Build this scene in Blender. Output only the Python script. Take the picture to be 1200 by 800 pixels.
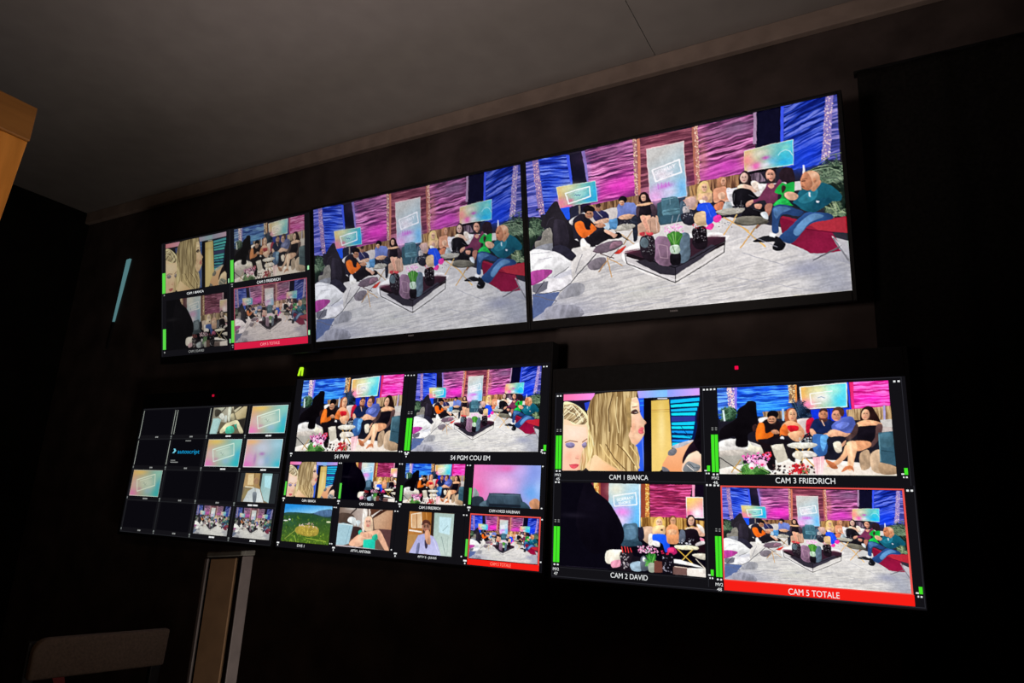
import bpy, bmesh, math
import numpy as np
from mathutils import Matrix, Vector

for o in list(bpy.data.objects):
    bpy.data.objects.remove(o)
SC = bpy.context.scene
COL = SC.collection

# ------------------------------------------------------------------ camera
EYE = 1.2
cam_data = bpy.data.cameras.new('camera')
cam_data.sensor_width = 36.0
cam_data.lens = 24.632
cam_data.clip_start = .02
cam = bpy.data.objects.new('camera', cam_data)
COL.objects.link(cam)
cam.matrix_world = Matrix.Translation((0, 0, EYE)) @ Matrix((
    (.872641, .072866, .482896), (.485485, -.236622, -.841614), (.052939, .968866, -.241861))).to_4x4()
SC.camera = cam

# ------------------------------------------------------------------ view and world
vs = SC.view_settings
vs.view_transform = 'Standard'
vs.look = 'None'
vs.gamma = 1.0
vs.exposure = 0.0
vs.use_curve_mapping = False
world = bpy.data.worlds.new('night')
SC.world = world
world.use_nodes = True
world.node_tree.nodes['Background'].inputs[0].default_value = (.5, .4, .35, 1)
world.node_tree.nodes['Background'].inputs[1].default_value = 0.0
try:
    SC.cycles.use_denoising = True
    SC.cycles.max_bounces = 6
except Exception:
    pass


def area_light(name, loc, aim, size, power, color, spread=180):
    d = bpy.data.lights.new(name, 'AREA')
    d.shape, d.size, d.energy, d.color = 'DISK', size, power, color
    d.spread = math.radians(spread)
    o = bpy.data.objects.new(name, d)
    COL.objects.link(o)
    o.location = loc
    o.rotation_euler = (Vector(aim) - Vector(loc)).to_track_quat('-Z', 'Y').to_euler()
    return o


# a dim warm lamp of the control room behind the camera, washing the ceiling, and two added fills:
# one for the left ceiling and pillar, one for the wooden cabinet
d = bpy.data.lights.new('ceiling_wash_lamp', 'SPOT')
d.energy, d.color, d.spot_size, d.spot_blend, d.shadow_soft_size = 56.0, (1, .82, .73), math.radians(80), 1.0, .12
o = bpy.data.objects.new('ceiling_wash_lamp', d)
COL.objects.link(o)
o.location = (-.7, -.30, 1.25)
o.rotation_euler = (Vector((-1.1, 2.0, 2.97)) - Vector(o.location)).to_track_quat('-Z', 'Y').to_euler()
area_light('left_ceiling_fill', (-.35, .80, .55), (-2.2, 1.35, 2.97), .4, 4.8, (1, .84, .74), 102)  # unseen fill below the frame, added to lift the left ceiling
area_light('cabinet_fill', (-1.15, .50, 1.56), (-1.95, .68, 1.50), .25, .9, (1, .66, .36), 150)  # added warm fill that brightens the cabinet wood


# ------------------------------------------------------------------ what the screens show
def lin(c):
    c = np.clip(c, 0, 1)
    return np.where(c <= .04045, c / 12.92, ((c + .055) / 1.055) ** 2.4)


def rgb(h):
    return np.array([int(h[i:i + 2], 16) / 255 for i in (0, 2, 4)])


def spline(P):
    # closed Catmull-Rom through the points
    if len(P) < 4:
        return P
    a, b, c, d = np.roll(P, 1, 0), P, np.roll(P, -1, 0), np.roll(P, -2, 0)
    out = []
    for t in (0, .25, .5, .75):
        out.append(.5 * (2 * b + (c - a) * t + (2 * a - 5 * b + 4 * c - d) * t * t + (3 * b - a - 3 * c + d) * t ** 3))
    return np.stack(out, 1).reshape(-1, 2)


def value_noise(x, y, rng):
    G = rng.uniform(-1, 1, (97, 89))
    xi, yi = np.floor(x).astype(int), np.floor(y).astype(int)
    fx, fy = x - xi, y - yi
    fx, fy = fx * fx * (3 - 2 * fx), fy * fy * (3 - 2 * fy)
    g = lambda i, j: G[i % 97, j % 89]
    return (g(xi, yi) * (1 - fx) + g(xi + 1, yi) * fx) * (1 - fy) + (g(xi, yi + 1) * (1 - fx) + g(xi + 1, yi + 1) * fx) * fy


class Picture:
    """paints what a screen shows: fills, strokes, dots and woven stripes on a 16:9 sheet"""

    def __init__(self, height):
        self.h, self.w = height, round(height * 16 / 9)
        self.k = height / 1000.0
        self.c = np.zeros((self.h, self.w, 3))
        self.rng = np.random.default_rng(7)

    def pts(self, s):
        return np.array([[float(v) for v in t.split(',')] for t in s.split()]) * self.k

    def mask(self, P, pad=0):
        x0, y0 = np.floor(P.min(0)).astype(int) - 1 - pad
        x1, y1 = np.ceil(P.max(0)).astype(int) + 2 + pad
        x0, y0, x1, y1 = max(x0, 0), max(y0, 0), min(x1, self.w), min(y1, self.h)
        if x1 <= x0 or y1 <= y0:
            return None
        m = np.zeros((y1 - y0, x1 - x0))
        for oy in (.25, .75):
            ys = np.arange(y0, y1) + oy
            for k, y in enumerate(ys):
                a, b = P, np.roll(P, -1, 0)
                hit = (a[:, 1] <= y) != (b[:, 1] <= y)
                if not hit.any():
                    continue
                a, b = a[hit], b[hit]
                xs = np.sort(a[:, 0] + (y - a[:, 1]) / (b[:, 1] - a[:, 1]) * (b[:, 0] - a[:, 0])) - x0
                for i in range(0, len(xs) - 1, 2):
                    l, r = max(xs[i], 0), min(xs[i + 1], x1 - x0)
                    if r <= l:
                        continue
                    il, ir = int(l), int(r)
                    if il == ir:
                        m[k, il] += (r - l) * .5
                    else:
                        m[k, il] += (il + 1 - l) * .5
                        m[k, il + 1:ir] += .5
                        if ir < x1 - x0:
                            m[k, ir] += (r - ir) * .5
        return (slice(y0, y1), slice(x0, x1)), np.clip(m, 0, 1)[..., None], (x0, y0, x1, y1)

    def fill(self, P, col):
        r = self.mask(P)
        if r:
            s, m, _ = r
            self.c[s] = self.c[s] * (1 - m) + col * m

    def form(self, P, col):
        # a rounded shape: brighter towards its upper left, with loose folds across it
        r = self.mask(P)
        if not r:
            return
        s, m, (x0, y0, x1, y1) = r
        lo, hi = P.min(0), P.max(0)
        size = hi - lo
        if min(size) < 5:
            self.c[s] = self.c[s] * (1 - m) + col * m
            return
        yy, xx = np.mgrid[y0:y1, x0:x1]
        q = 1.13 - .30 * ((xx - lo[0]) / size[0] * .45 + (yy - lo[1]) / size[1] * .55)
        T = max(min(size) * .28, 3.0)
        ang = self.rng.uniform(0, math.pi)
        u, v = xx * math.cos(ang) + yy * math.sin(ang), -xx * math.sin(ang) + yy * math.cos(ang)
        q = q + .11 * value_noise(u / (T * 2.2), v / T, self.rng) + .07 * value_noise(u / T, v / (T * .5), self.rng)
        c = np.clip(col * q[..., None] + .02 * (q[..., None] - 1), 0, 1)
        self.c[s] = self.c[s] * (1 - m) + c * m

    def finish(self, jitter=1.0, grain=1.0):
        # loosen the outlines a little, break up flat areas, crisp the edges as a camera does
        yy, xx = np.mgrid[0:self.h, 0:self.w].astype(float)
        s = self.h / 540.0
        n = lambda k: value_noise(xx / (k * s), yy / (k * s), self.rng)
        dx, dy = (n(8) * .8 + n(30) * 1.2) * s * jitter, (n(8) * .8 + n(30) * 1.2) * s * jitter
        X, Y = np.clip(xx + dx, 0, self.w - 1.001), np.clip(yy + dy, 0, self.h - 1.001)
        i, j = Y.astype(int), X.astype(int)
        fy, fx = (Y - i)[..., None], (X - j)[..., None]
        c = self.c
        c = (c[i, j] * (1 - fx) + c[i, j + 1] * fx) * (1 - fy) + (c[i + 1, j] * (1 - fx) + c[i + 1, j + 1] * fx) * fy
        t = (n(4) * .035 + n(11) * .03 + n(28) * .03)[..., None] * grain
        c = c * (1 + t) + t * .10 * np.sqrt(np.clip(c, 0, 1))
        b = c.copy()
        for ax in (0, 1):
            for _ in range(2):
                b = (np.roll(b, max(1, round(1.5 * s)), ax) + b + np.roll(b, -max(1, round(1.5 * s)), ax)) / 3
        self.c = np.clip(c + .55 * (c - b), 0, 1)
        return self

    def run(self, ops):
        for op in ops:
            t, _, rest = op.partition(' ')
            f = rest.split()
            if t == 'bg':
                self.c[:] = rgb(f[0])
            elif t in 'ps':
                P = self.pts(' '.join(f[1:]))
                if t == 's':
                    self.form(spline(P), rgb(f[0]))
                else:
                    self.fill(P, rgb(f[0]))
            elif t == 'l':
                P = self.pts(' '.join(f[2:]))
                w = max(float(f[0]) * self.k, .8) / 2
                for a, b in zip(P[:-1], P[1:]):
                    d = (b - a) / (np.linalg.norm(b - a) + 1e-9)
                    n = np.array([-d[1], d[0]]) * w
                    e = d * w * .5
                    self.fill(np.array([a + n - e, b + n + e, b - n + e, a - n - e]), rgb(f[1]))
            elif t == 'F':
                # a palm: arching ribs with short leaflets on both sides
                a, b, n, w = rgb(f[0]), rgb(f[1]), int(f[2]), max(float(f[3]) * self.k, .9)
                c, r = self.pts(f[4])[0], self.pts(f[5])[0]
                for _ in range(n):
                    g = self.rng.uniform(-.2, math.pi + .2)
                    tip = c + r * np.array([math.cos(g), -math.sin(g)]) * self.rng.uniform(.6, 1.05)
                    mid = (c + tip) / 2 + r * np.array([0, -.35]) * self.rng.uniform(.3, 1)
                    q = self.rng.uniform()
                    col = a * q + b * (1 - q)
                    pv = c
                    for k in range(1, 8):
                        u = k / 7
                        pt = c * (1 - u) ** 2 + 2 * mid * u * (1 - u) + tip * u * u
                        d = (pt - pv) / (np.linalg.norm(pt - pv) + 1e-9)
                        nn = np.array([-d[1], d[0]])
                        self.fill(np.array([pv + nn * w * .4, pt + nn * w * .3, pt - nn * w * .3, pv - nn * w * .4]), col)
                        L = np.linalg.norm(r) * .16 * (1 - .5 * u)
                        for sgn in (-1, 1):
                            e = pt + (d * .7 + nn * sgn + np.array([0, .5])) * L
                            self.fill(np.array([pt - d * w * .5, pt + d * w * .5, e]), col * self.rng.uniform(.7, 1.15))
                        pv = pt
            elif t == 'b':
                c, r = self.pts(f[2])[0], self.pts(f[3])[0]
                y, x = np.mgrid[0:self.h, 0:self.w]
                m = (float(f[1]) * np.exp(-((x - c[0]) / r[0]) ** 2 - ((y - c[1]) / r[1]) ** 2))[..., None]
                lo = np.argwhere(m[..., 0] > .01)
                if len(lo):
                    self.c = self.c * (1 - m) + rgb(f[0]) * m
            elif t in 'gwd':
                head, _, body = rest.partition(' ; ')
                h = head.split()
                P = self.pts(body)
                r = self.mask(P)
                if not r:
                    continue
                s, m, (x0, y0, x1, y1) = r
                yy, xx = np.mgrid[y0:y1, x0:x1]
                if t == 'g':
                    A, B = self.pts(h[2] + ' ' + h[3])
                    d = B - A
                    q = np.clip(((xx - A[0]) * d[0] + (yy - A[1]) * d[1]) / (d @ d), 0, 1)[..., None]
                    self.c[s] = self.c[s] * (1 - m) + (rgb(h[0]) * (1 - q) + rgb(h[1]) * q) * m
                elif t == 'w':
                    base, light, dark = rgb(h[0]), rgb(h[1]), rgb(h[2])
                    ang, n = float(h[3]), float(h[4])
                    if ang > 45:
                        u, v, size = yy.astype(float), xx.astype(float), P[:, 0].max() - P[:, 0].min()
                    else:
                        u, v, size = xx.astype(float), yy + xx * np.tan(np.radians(-ang * 2)), P[:, 1].max() - P[:, 1].min()
                    T = size / n * .62
                    v = v + T * .6 * value_noise(u / (T * 7), v / (T * 5), self.rng)
                    q = value_noise(u / (T * 14), v / T, self.rng) * 1.0 + value_noise(u / (T * 7), v / (T * .55), self.rng) * .7
                    q = np.clip(q * 1.5, -1, 1)[..., None]
                    col = base + np.maximum(q, 0) * (light - base) + np.maximum(-q, 0) * (dark - base)
                    self.c[s] = self.c[s] * (1 - m) + col * m
                else:
                    a, b, n, size = rgb(h[0]), rgb(h[1]), int(h[2]), float(h[3]) * self.k
                    lo, hi = P.min(0), P.max(0)
                    k = 0
                    for _ in range(n * 8):
                        q = self.rng.uniform(lo, hi)
                        i, j = int(q[1]) - y0, int(q[0]) - x0
                        if not (0 <= i < m.shape[0] and 0 <= j < m.shape[1]) or m[i, j, 0] < .5:
                            continue
                        rr = max(size * self.rng.uniform(.3, .65), .6)
                        an = np.arange(7) * 2 * np.pi / 7 + self.rng.uniform(0, 1)
                        R = rr * self.rng.uniform(.6, 1.25, 7)
                        g = self.rng.uniform()
                        self.fill(np.stack([q[0] + R * np.cos(an), q[1] + R * np.sin(an)], 1), a * g + b * (1 - g))
                        k += 1
                        if k >= n:
                            break
        return self


def resample(img, w, h):
    # box filter down to w x h
    H, W = img.shape[:2]
    cy, cx = np.concatenate([np.zeros((1, W, 3)), np.cumsum(img, 0)]), None
    ys = np.linspace(0, H, h + 1)
    i = np.minimum(ys.astype(int), H - 1)
    a = cy[i] + (ys - i)[:, None, None] * (cy[np.minimum(i + 1, H)] - cy[i])
    img = (a[1:] - a[:-1]) / (H / h)
    cx = np.concatenate([np.zeros((h, 1, 3)), np.cumsum(img, 1)], 1)
    xs = np.linspace(0, W, w + 1)
    j = np.minimum(xs.astype(int), W - 1)
    b = cx[:, j] + (xs - j)[None, :, None] * (cx[:, np.minimum(j + 1, W)] - cx[:, j])
    return (b[:, 1:] - b[:, :-1]) / (W / w)


ART = {}
ART['totale'] = '''bg 2a2833
g d8d4d0 a9a9b2 887,539 952,1100 ; -45,568 625,499 1214,540 1780,751 1794,1022 -68,1016
w ccc9c6 d9d6d2 b9b7b8 -3 34 ; 313,1047 -68,1016 51,730 742,638 1207,637 1473,738 1785,871 1794,1022
b ece8e4 .55 1201,734 344,80
b 8f8f9c .5 1735,1001 121,74
b 8f93ad .7 80,955 325,73
b 9297a8 .6 1700,921 122,120
g 5b5fae 3454b8 47,4 92,343 ; -16,-3 97,-1 132,350 -25,343
w 2b49c6 7088e8 14207c 4 26 ; 93,-2 288,9 341,401 118,385
b 1d49e0 .5 200,230 81,110
w 5a62c0 8f8ad8 3a3f96 0 22 ; -4,4 51,3 86,361 -13,345
p 8870a8 47,-2 85,-2 116,343 75,352
d ffe0d8 e0a0a8 110 6.4 ; 47,-2 85,-2 116,343 75,352
p 3f5cf0 275,14 297,15 317,196 297,196
p 1b1a2a 297,15 384,10 413,213 408,376 292,357 311,195
p 8f7cc8 380,9 402,8 421,206 402,208
w a05088 f098d0 48244c -1 26 ; 402,8 698,4 699,339 421,342
b 6c4468 .6 540,48 170,53
b 7088d0 .25 413,122 19,108
b f03cc8 .85 584,262 111,60
b e23cb8 .6 450,302 76,35
b e840c0 .6 657,258 62,70
w 7a3f50 a85f70 5c2c3c 0 24 ; 730,7 1054,9 1043,345 722,378
p c87a62 723,7 743,6 729,379 715,380
p b06a58 1041,9 1058,8 1049,346 1039,351
w 96487e e890c8 48243e -3 28 ; 1074,10 1376,9 1360,386 1065,366
b 6c4864 .6 1229,64 144,49
b d08878 .5 1091,203 26,149
b e44ccc .8 1216,261 95,39
b d84cc0 .7 1134,295 81,39
b c84cb8 .5 1293,292 93,32
b 6a5a78 .5 1292,62 94,42
p a87078 698,4 721,5 716,332 696,335
d ffe8d0 f0b88c 110 6.1 ; 698,4 721,5 716,332 696,335
p b87870 1054,9 1074,8 1070,333 1050,336
d ffe8d0 f0b08c 110 5.7 ; 1054,9 1074,8 1070,333 1050,336
p a88aa8 1371,2 1388,1 1376,172 1358,171
p 15142a 1387,3 1509,4 1492,203 1375,194
p 3f58f0 1508,1 1524,1 1508,190 1493,190
w 2440b8 7080e0 101c6c -9 28 ; 1524,1 1730,0 1701,340 1497,347
b 1840e8 .7 1621,277 85,77
b 2450f0 .6 1575,315 57,46
w 4a50a8 9a90d0 343a80 -3 22 ; 1739,1 1778,1 1767,337 1715,327
p 8878b8 1722,1 1758,1 1725,314 1682,330
d fff0e8 e8b0b8 140 5.9 ; 1722,1 1758,1 1725,314 1682,330
w 8a6648 b08c60 5c402e 90 26 ; 406,343 725,333 725,386 398,411
w 9a7048 b88c58 5c402e 90 12 ; 967,340 1000,337 1067,329 1061,415 983,402
w 8c6048 b48860 5a3c2e 90 24 ; 1064,319 1322,317 1324,379 1062,402
w 6a5868 8c7888 443844 90 12 ; 1299,316 1382,325 1409,379 1318,378
p e8c8c8 776,75 995,75 992,389 779,383
g c8c8c4 8cc4e0 845,123 969,373 ; 779,82 991,80 988,386 783,373
b e8a8e0 .9 812,358 68,55
b d05cd0 .7 870,307 49,18
b f0e0e8 .8 856,242 55,36
b 6cb4ec .8 966,336 30,54
b d8d0ec .8 898,348 36,24
l 8.7 f4f0f4 802,207 960,174 970,246 820,273 802,207
l 3.7 f0eef4 830,218 824,217 818,222 819,235 825,238 831,233 831,226 826,227
l 3.7 f0eef4 848,212 836,214 836,235 848,233
l 3.7 f0eef4 836,225 846,223
l 3.7 f0eef4 854,231 853,210 864,209 864,217 854,221 866,229
l 3.7 f0eef4 872,228 872,206 877,220 882,204 883,225
l 3.7 f0eef4 889,224 894,201 901,221
l 3.7 f0eef4 891,216 898,214
l 3.7 f0eef4 906,220 906,199 918,217 918,196
l 3.7 f0eef4 923,195 929,204 935,193
l 3.7 f0eef4 929,204 930,215
l 3.7 f0eef4 855,247 846,247 843,252 855,257 852,263 843,263
l 3.7 f0eef4 861,262 860,244
l 3.7 f0eef4 873,259 872,242
l 3.7 f0eef4 860,253 872,251
l 3.7 f0eef4 884,257 878,253 878,246 883,240 890,244 890,251 884,257
l 3.7 f0eef4 896,255 895,238 906,237 906,244 895,246 907,253
l 3.7 f0eef4 924,232 912,235 913,252 925,250
l 3.7 f0eef4 913,243 922,242
l 3.1 c05cc8 832,287 833,320
l 3.1 c05cc8 853,286 854,317
l 3.1 c05cc8 878,288 877,314
l 3.1 c05cc8 896,290 896,311
p c8e0d8 202,194 459,202 465,327 219,329
g d8b470 30b8d8 224,230 451,289 ; 206,197 456,206 461,323 222,326
b e8e8b0 .7 275,212 64,26
b e07c98 .9 228,296 50,32
b f050a0 .7 269,323 42,10
b a8dcd8 .8 342,264 63,32
b 2890e0 .6 409,301 34,19
b 30a8e8 .6 452,270 20,38
l 8.2 e8f4f4 260,244 416,230 421,290 278,310 260,244
l 3.4 486090 318,268 328,262 334,272 342,264 350,274 359,268
l 2.7 c8e0e8 280,253 399,241
b e86090 .7 292,291 17,10
p 2458e8 223,330 283,328 281,404 257,411
p 2a2c40 282,332 339,333 342,394 281,404
p 8a8078 339,332 353,332 352,383 341,387
p e8e8d8 1308,197 1557,186 1549,320 1305,314
g d8c080 40c0e0 1323,237 1546,259 ; 1310,200 1554,189 1547,316 1306,310
b f08890 .8 1322,249 33,34
b f048b0 .9 1363,292 27,22
b f4d0e0 .6 1335,298 22,17
b e8e0d0 .8 1389,227 43,22
b c83cb0 .8 1415,257 20,10
b f0e8f0 .9 1412,295 32,17
b 60b8e8 .7 1450,280 26,22
b 38c0dc .9 1504,262 31,33
b 20b0f0 .8 1502,296 36,16
b 90e0c8 .7 1517,219 31,22
l 2.7 d8f0f0 1478,257 1490,242 1516,234 1537,246 1548,271
p 18181e 1301,315 1469,317 1479,326 1328,331 1300,326
p f0f0ff 1594,329 1603,329 1601,383 1589,381
s 26342c 1598,398 1629,357 1686,355 1770,369 1777,462 1769,537 1664,457 1618,417
F a0b490 486450 26 4.4 1707,449 131,122
F 8ca480 2c4436 16 4.3 1764,414 82,106
l 3.0 7a9468 1600,367 1672,350 1753,375
l 3.0 7a9468 1613,385 1698,370 1778,416
l 3.0 a0b088 1648,392 1724,406 1774,461
l 2.9 90a078 1687,340 1717,306 1772,302
l 2.9 506850 1673,337 1694,314 1717,312
l 2.9 506850 1696,401 1747,456 1771,507
s 1e2c26 1703,495 1786,494 1781,630 1681,614
F a8b890 405840 22 4.3 1742,624 81,135
l 2.9 8ca070 1703,495 1762,627
l 2.9 8ca070 1744,502 1778,599
l 2.9 8ca070 1672,551 1736,623
l 2.9 8ca070 1688,523 1780,569
l 3.6 20302a 1715,527 1770,598
p cfc8c4 349,403 540,380 721,392 726,428 536,450 365,460
p d0cac8 1208,391 1378,389 1583,411 1579,457 1374,453 1219,459
p e4e0e4 1224,386 1271,389 1268,483 1224,483
p 3c5864 820,402 848,394 853,434 956,436 984,432 981,526 832,527 817,500
s 4c7484 847,385 857,376 928,377 944,394 947,450 954,467 853,466 845,441
s 5c8694 854,444 943,446 950,482 860,478
p 3a5c6c 835,473 953,479 963,515 840,518
l 2.4 88aebc 851,386 928,383
l 2.4 2a4450 854,455 944,456
l 3.2 789caa 897,378 896,418
s 445a6c 949,419 973,407 995,434 987,488 952,498
s b8b0b0 965,445 994,447 1000,482 968,485
p c08a80 966,406 1020,399 1050,412 1047,459 1001,466 987,441
s 2c2c38 953,482 1022,486 1044,512 1010,554 965,539
s c8a088 699,511 745,489 811,467 825,502 826,565 764,572 699,571
l 3.2 8a6858 775,494 774,566
l 3.2 e8c8b8 810,483 813,564
s 7080c0 584,374 610,362 661,368 693,380 703,418 698,446 588,448 583,415
s e0b090 589,439 640,432 689,445 689,458 638,464 596,455
s 1e1a20 647,348 641,360 628,365 613,363 600,353 596,339 602,328 615,322 630,325 643,335
s d8a080 627,364 624,373 616,377 606,375 599,368 597,359 600,351 608,347 617,349 625,355
b 9f765e .55 620,366 5,12
l 2.6 5a4335 604,358 610,359
l 2.6 5a4335 614,360 620,361
l 1.2 5a4335 603,356 610,356
l 1.2 5a4335 614,357 621,359
l 2.1 b04848 608,369 615,370
l 1.8 9f765e 611,361 612,365
s 4868a0 554,451 580,447 577,488 551,492
s 2a2e3c 654,475 697,449 696,579 672,591 669,502
s 2a1c20 726,332 747,320 770,335 780,366 785,385 767,388 727,380 716,363
s d8a88c 758,356 755,367 748,372 739,371 733,363 731,351 734,340 741,334 750,336 756,344
b 9f7c67 .55 752,359 4,15
l 2.4 5a463a 737,349 743,350
l 2.4 5a463a 746,351 752,352
l 1.1 5a463a 737,346 743,346
l 1.1 5a463a 747,347 753,349
l 1.9 b04848 740,363 747,364
l 1.7 9f7c67 744,352 745,357
s e0ae88 705,386 743,386 787,388 791,402 741,405 709,399
s 221c24 710,400 742,402 784,401 789,432 776,463 746,465 715,454
s 4a3a44 702,398 719,401 711,453 697,453 696,425
s 4a3a44 781,398 802,405 813,444 807,476 792,466 782,431
s e4ac90 720,459 755,460 780,464 773,481 758,491 775,550 764,569 754,555 732,503
s d89c84 730,463 746,464 759,516 765,566 753,561
s e05058 744,553 765,560 786,560 787,576 756,574
s c04048 708,556 736,552 738,569 715,573
s b8b4a8 559,501 611,488 670,495 687,511 643,524 575,525 550,513
l 2.5 6a5c50 558,519 651,528 687,514
d f0f0f0 303440 40 3.3 ; 570,472 671,471 678,503 576,504
l 5.8 c8a880 599,545 679,617
l 5.7 a88860 667,537 609,607
l 4.2 303038 565,527 639,587
s cdc8c6 277,415 340,389 386,382 384,410 306,448
s 2e3040 108,308 59,307 55,321
s 222e28 7,373 56,366 96,387 106,425 50,498 14,552 2,535
F 88a080 344c3c 26 4.7 43,467 73,110
l 2.3 6a8468 14,389 64,367 96,387
l 2.3 58745c 21,412 63,396 94,416
l 2.3 58745c 39,378 53,425 42,482
s 8c8880 41,511 82,502 100,454 154,444 154,585 54,565
s 8a8c94 55,543 160,535 165,601 37,584
d e8e0d0 605850 30 3.9 ; 86,429 157,437 160,535 88,533
s 29252c 86,422 114,353 173,289 205,286 219,326 262,405 298,483 301,526 345,561 337,581 283,588 296,619 310,642 279,659 203,614 165,587 158,513 159,440
s 322d38 175,406 215,398 253,426 271,515 253,570 205,578 168,544
s 2e2c3a 167,558 230,559 311,628 279,658 211,622 157,586
l 2.3 454050 126,421 144,387 177,378
s 303058 427,389 461,380 512,395 532,434 509,451 443,441
s b08068 485,370 480,382 469,389 455,387 444,377 441,363 446,350 458,344 471,346 482,356
b 825e4c .55 475,373 7,18
l 3.7 49352b 451,361 460,362
l 3.7 49352b 466,363 474,366
l 1.7 49352b 450,357 460,358
l 1.7 49352b 466,359 476,362
l 3.0 b04848 457,377 467,379
l 2.6 825e4c 462,365 464,371
s 3a2c2c 448,350 465,340 482,353 477,362 452,357
l 2.9 d8d0d0 453,386 488,427
s 5c98cc 516,452 560,447 581,455 571,509 535,504 522,481
s c0d8e8 472,452 523,460 528,503 506,500
s e0b498 509,437 531,448 515,466 442,455 427,446
s 282430 299,433 316,400 370,387 413,429 441,476 410,492 377,537 435,581 404,591 338,560 311,492
s f07028 312,442 345,427 370,444 380,481 410,485 397,448 417,451 448,484 432,503 370,535 343,518 319,479
s 242028 370,394 412,443 403,477 388,482 374,452 362,407
s 1c181c 440,370 433,381 415,386 394,382 377,372 371,358 378,347 396,342 417,346 434,356
s c08a6c 431,401 426,414 413,421 397,418 385,408 381,393 386,379 399,373 415,375 427,386
b 8e664f .55 420,404 8,19
l 4.2 50392d 392,391 402,392
l 4.2 50392d 409,393 419,396
l 2.0 50392d 391,387 403,388
l 2.0 50392d 410,389 420,392
l 3.5 b04848 399,408 410,410
l 3.0 8e664f 405,395 407,402
s 1c181c 371,366 388,347 440,362 438,384 401,377 385,389
s b88468 441,462 486,462 507,479 484,487 448,478
s 221e24 392,532 454,506 491,498 540,540 584,532 604,563 553,569 510,563 434,588
s 201c22 377,537 407,535 435,581 426,608
s d8a890 506,500 555,535 576,545 553,563 540,547 498,513
s d83c30 548,652 578,635 622,614 614,633 584,657
s d8d8d8 383,694 430,664 489,665 501,715 426,734 389,723
s 787078 376,693 399,675 460,661 496,673 486,714 426,734 389,723
s 70606c 416,613 449,590 523,576 588,581 606,598 579,622 505,637 446,636
s 947080 537,588 581,584 603,596 572,614 521,621
l 3.6 584850 417,621 468,639 549,631 606,604
l 7.1 c8a070 504,667 526,788
l 7.1 b08a60 502,688 448,744
l 5.7 c8a070 510,675 594,727
l 5.0 604c48 461,640 546,679
l 4.2 604c48 578,628 518,676
s e4e4e4 4,580 38,555 165,587 226,624 278,673 268,715 196,757 117,748 7,683
s f0f0f0 11,610 125,603 218,637 262,679 197,735 102,731 8,669
s ece8e0 342,546 362,535 383,566 405,584 372,629 343,596
s dcd8d4 277,680 311,635 343,611 434,595 402,633 339,681 288,760 272,773
p c8c8d0 125,741 276,709 272,787 132,771
l 3.7 70707c 349,626 298,733
l 4.3 404048 439,635 272,780
l 3.0 505058 157,745 261,693
l 2.3 a0a0a8 12,581 165,587
l 2.3 9090a0 59,624 148,621
s e0dee0 10,741 101,743 198,755 268,739 265,794 194,835 96,836 7,807
p 70707c 8,774 118,762 106,809 42,835 6,815
p 5c6c98 5,831 193,839 118,932 -3,986
l 3.4 303038 51,836 194,831
l 4.3 383040 91,759 24,833
s b04898 -2,699 49,688 130,693 147,711 101,743 -1,776
l 2.6 803468 -1,775 101,745 145,716
l 5.2 686878 5,839 168,892
l 4.2 8a8a94 164,892 108,939
l 4.1 303038 266,786 435,641
l 4.1 303038 266,790 194,835
s 9c9ca8 91,929 215,917 317,943 323,998 105,999
s a4a4ac 174,873 265,794 350,812 338,866 217,880
b b8b8b8 .6 425,828 99,31
b d0d0c8 .7 711,889 124,45
b 9898a0 .6 750,871 23,10
l 1.6 a8a8ac 322,848 555,842
l 1.6 b0b0b4 346,890 633,881
l 1.6 a0a0a8 549,942 860,942
l 1.6 b8b8bc 466,980 706,964
s f0ece8 620,633 803,594 1113,608 1185,634 1183,664 899,843 623,722
p 3a2430 617,658 711,645 801,633 1006,623 1185,643 1183,664 903,776
p 241a20 623,662 896,777 1183,668 1180,686 904,797 622,682
p c8c4c4 620,678 902,796 898,858 618,718
p d0ccc8 902,796 1180,686 1178,724 898,858
p 34303a 673,713 797,704 904,765 901,820 815,802
p 3c3844 904,765 1109,676 1138,688 1060,739 901,820
l 5.0 1a161c 617,658 903,778 1183,664
l 4.1 1a161c 617,658 620,719 898,860 1176,727 1180,663
l 3.9 1a161c 903,778 900,860
l 2.5 605058 617,649 711,642
l 2.5 f4f0f0 632,715 899,847
l 2.3 f4f0f0 899,847 1173,715
b 6a3448 .8 652,653 41,11
b 5a3040 .7 1111,638 52,12
s 241c24 1006,631 1082,619 1081,688 1025,688
s 907088 794,609 836,591 882,621 883,758 795,730
l 3.2 b898a8 811,635 864,650 864,721 821,708 811,635
s 607484 938,598 985,597 992,645 983,736 936,754 929,690
s 1e1a20 880,700 932,699 931,762 881,756
s 282028 714,581 789,584 792,672 779,726 739,713 709,669
d d0d8d8 403840 40 5.7 ; 714,581 789,584 788,687 714,670
s 607078 758,616 753,632 740,641 725,639 713,627 709,609 715,593 728,585 743,587 755,599
s 1c161c 1010,577 1082,573 1080,649 1034,658 1010,631
d d8d0d8 403840 50 5.4 ; 1011,569 1084,570 1080,649 1012,647
d e03048 c04050 24 6.2 ; 1008,538 1087,542 1085,581 1006,573
d e04c58 a03040 16 5.7 ; 721,558 786,560 788,579 721,577
s 3c7830 868,587 916,572 953,600 936,637 926,690 891,693 884,637
l 3.2 68b048 876,589 904,648
l 3.1 80c858 916,579 910,672
l 3.1 58a040 953,600 916,642
l 2.4 b0d890 900,584 906,656
s b8ccb8 881,652 928,656 929,698 883,692
l 3.1 50803c 895,654 904,689
d f8c8e8 d868b8 60 7.9 ; 847,545 887,527 965,547 962,593 916,579 844,584
d fff0f8 f0a8d8 30 7.9 ; 872,525 949,544 947,576 869,564
l 2.0 e8e4ec 895,536 906,483
l 2.0 e8e4ec 918,540 945,481
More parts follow.
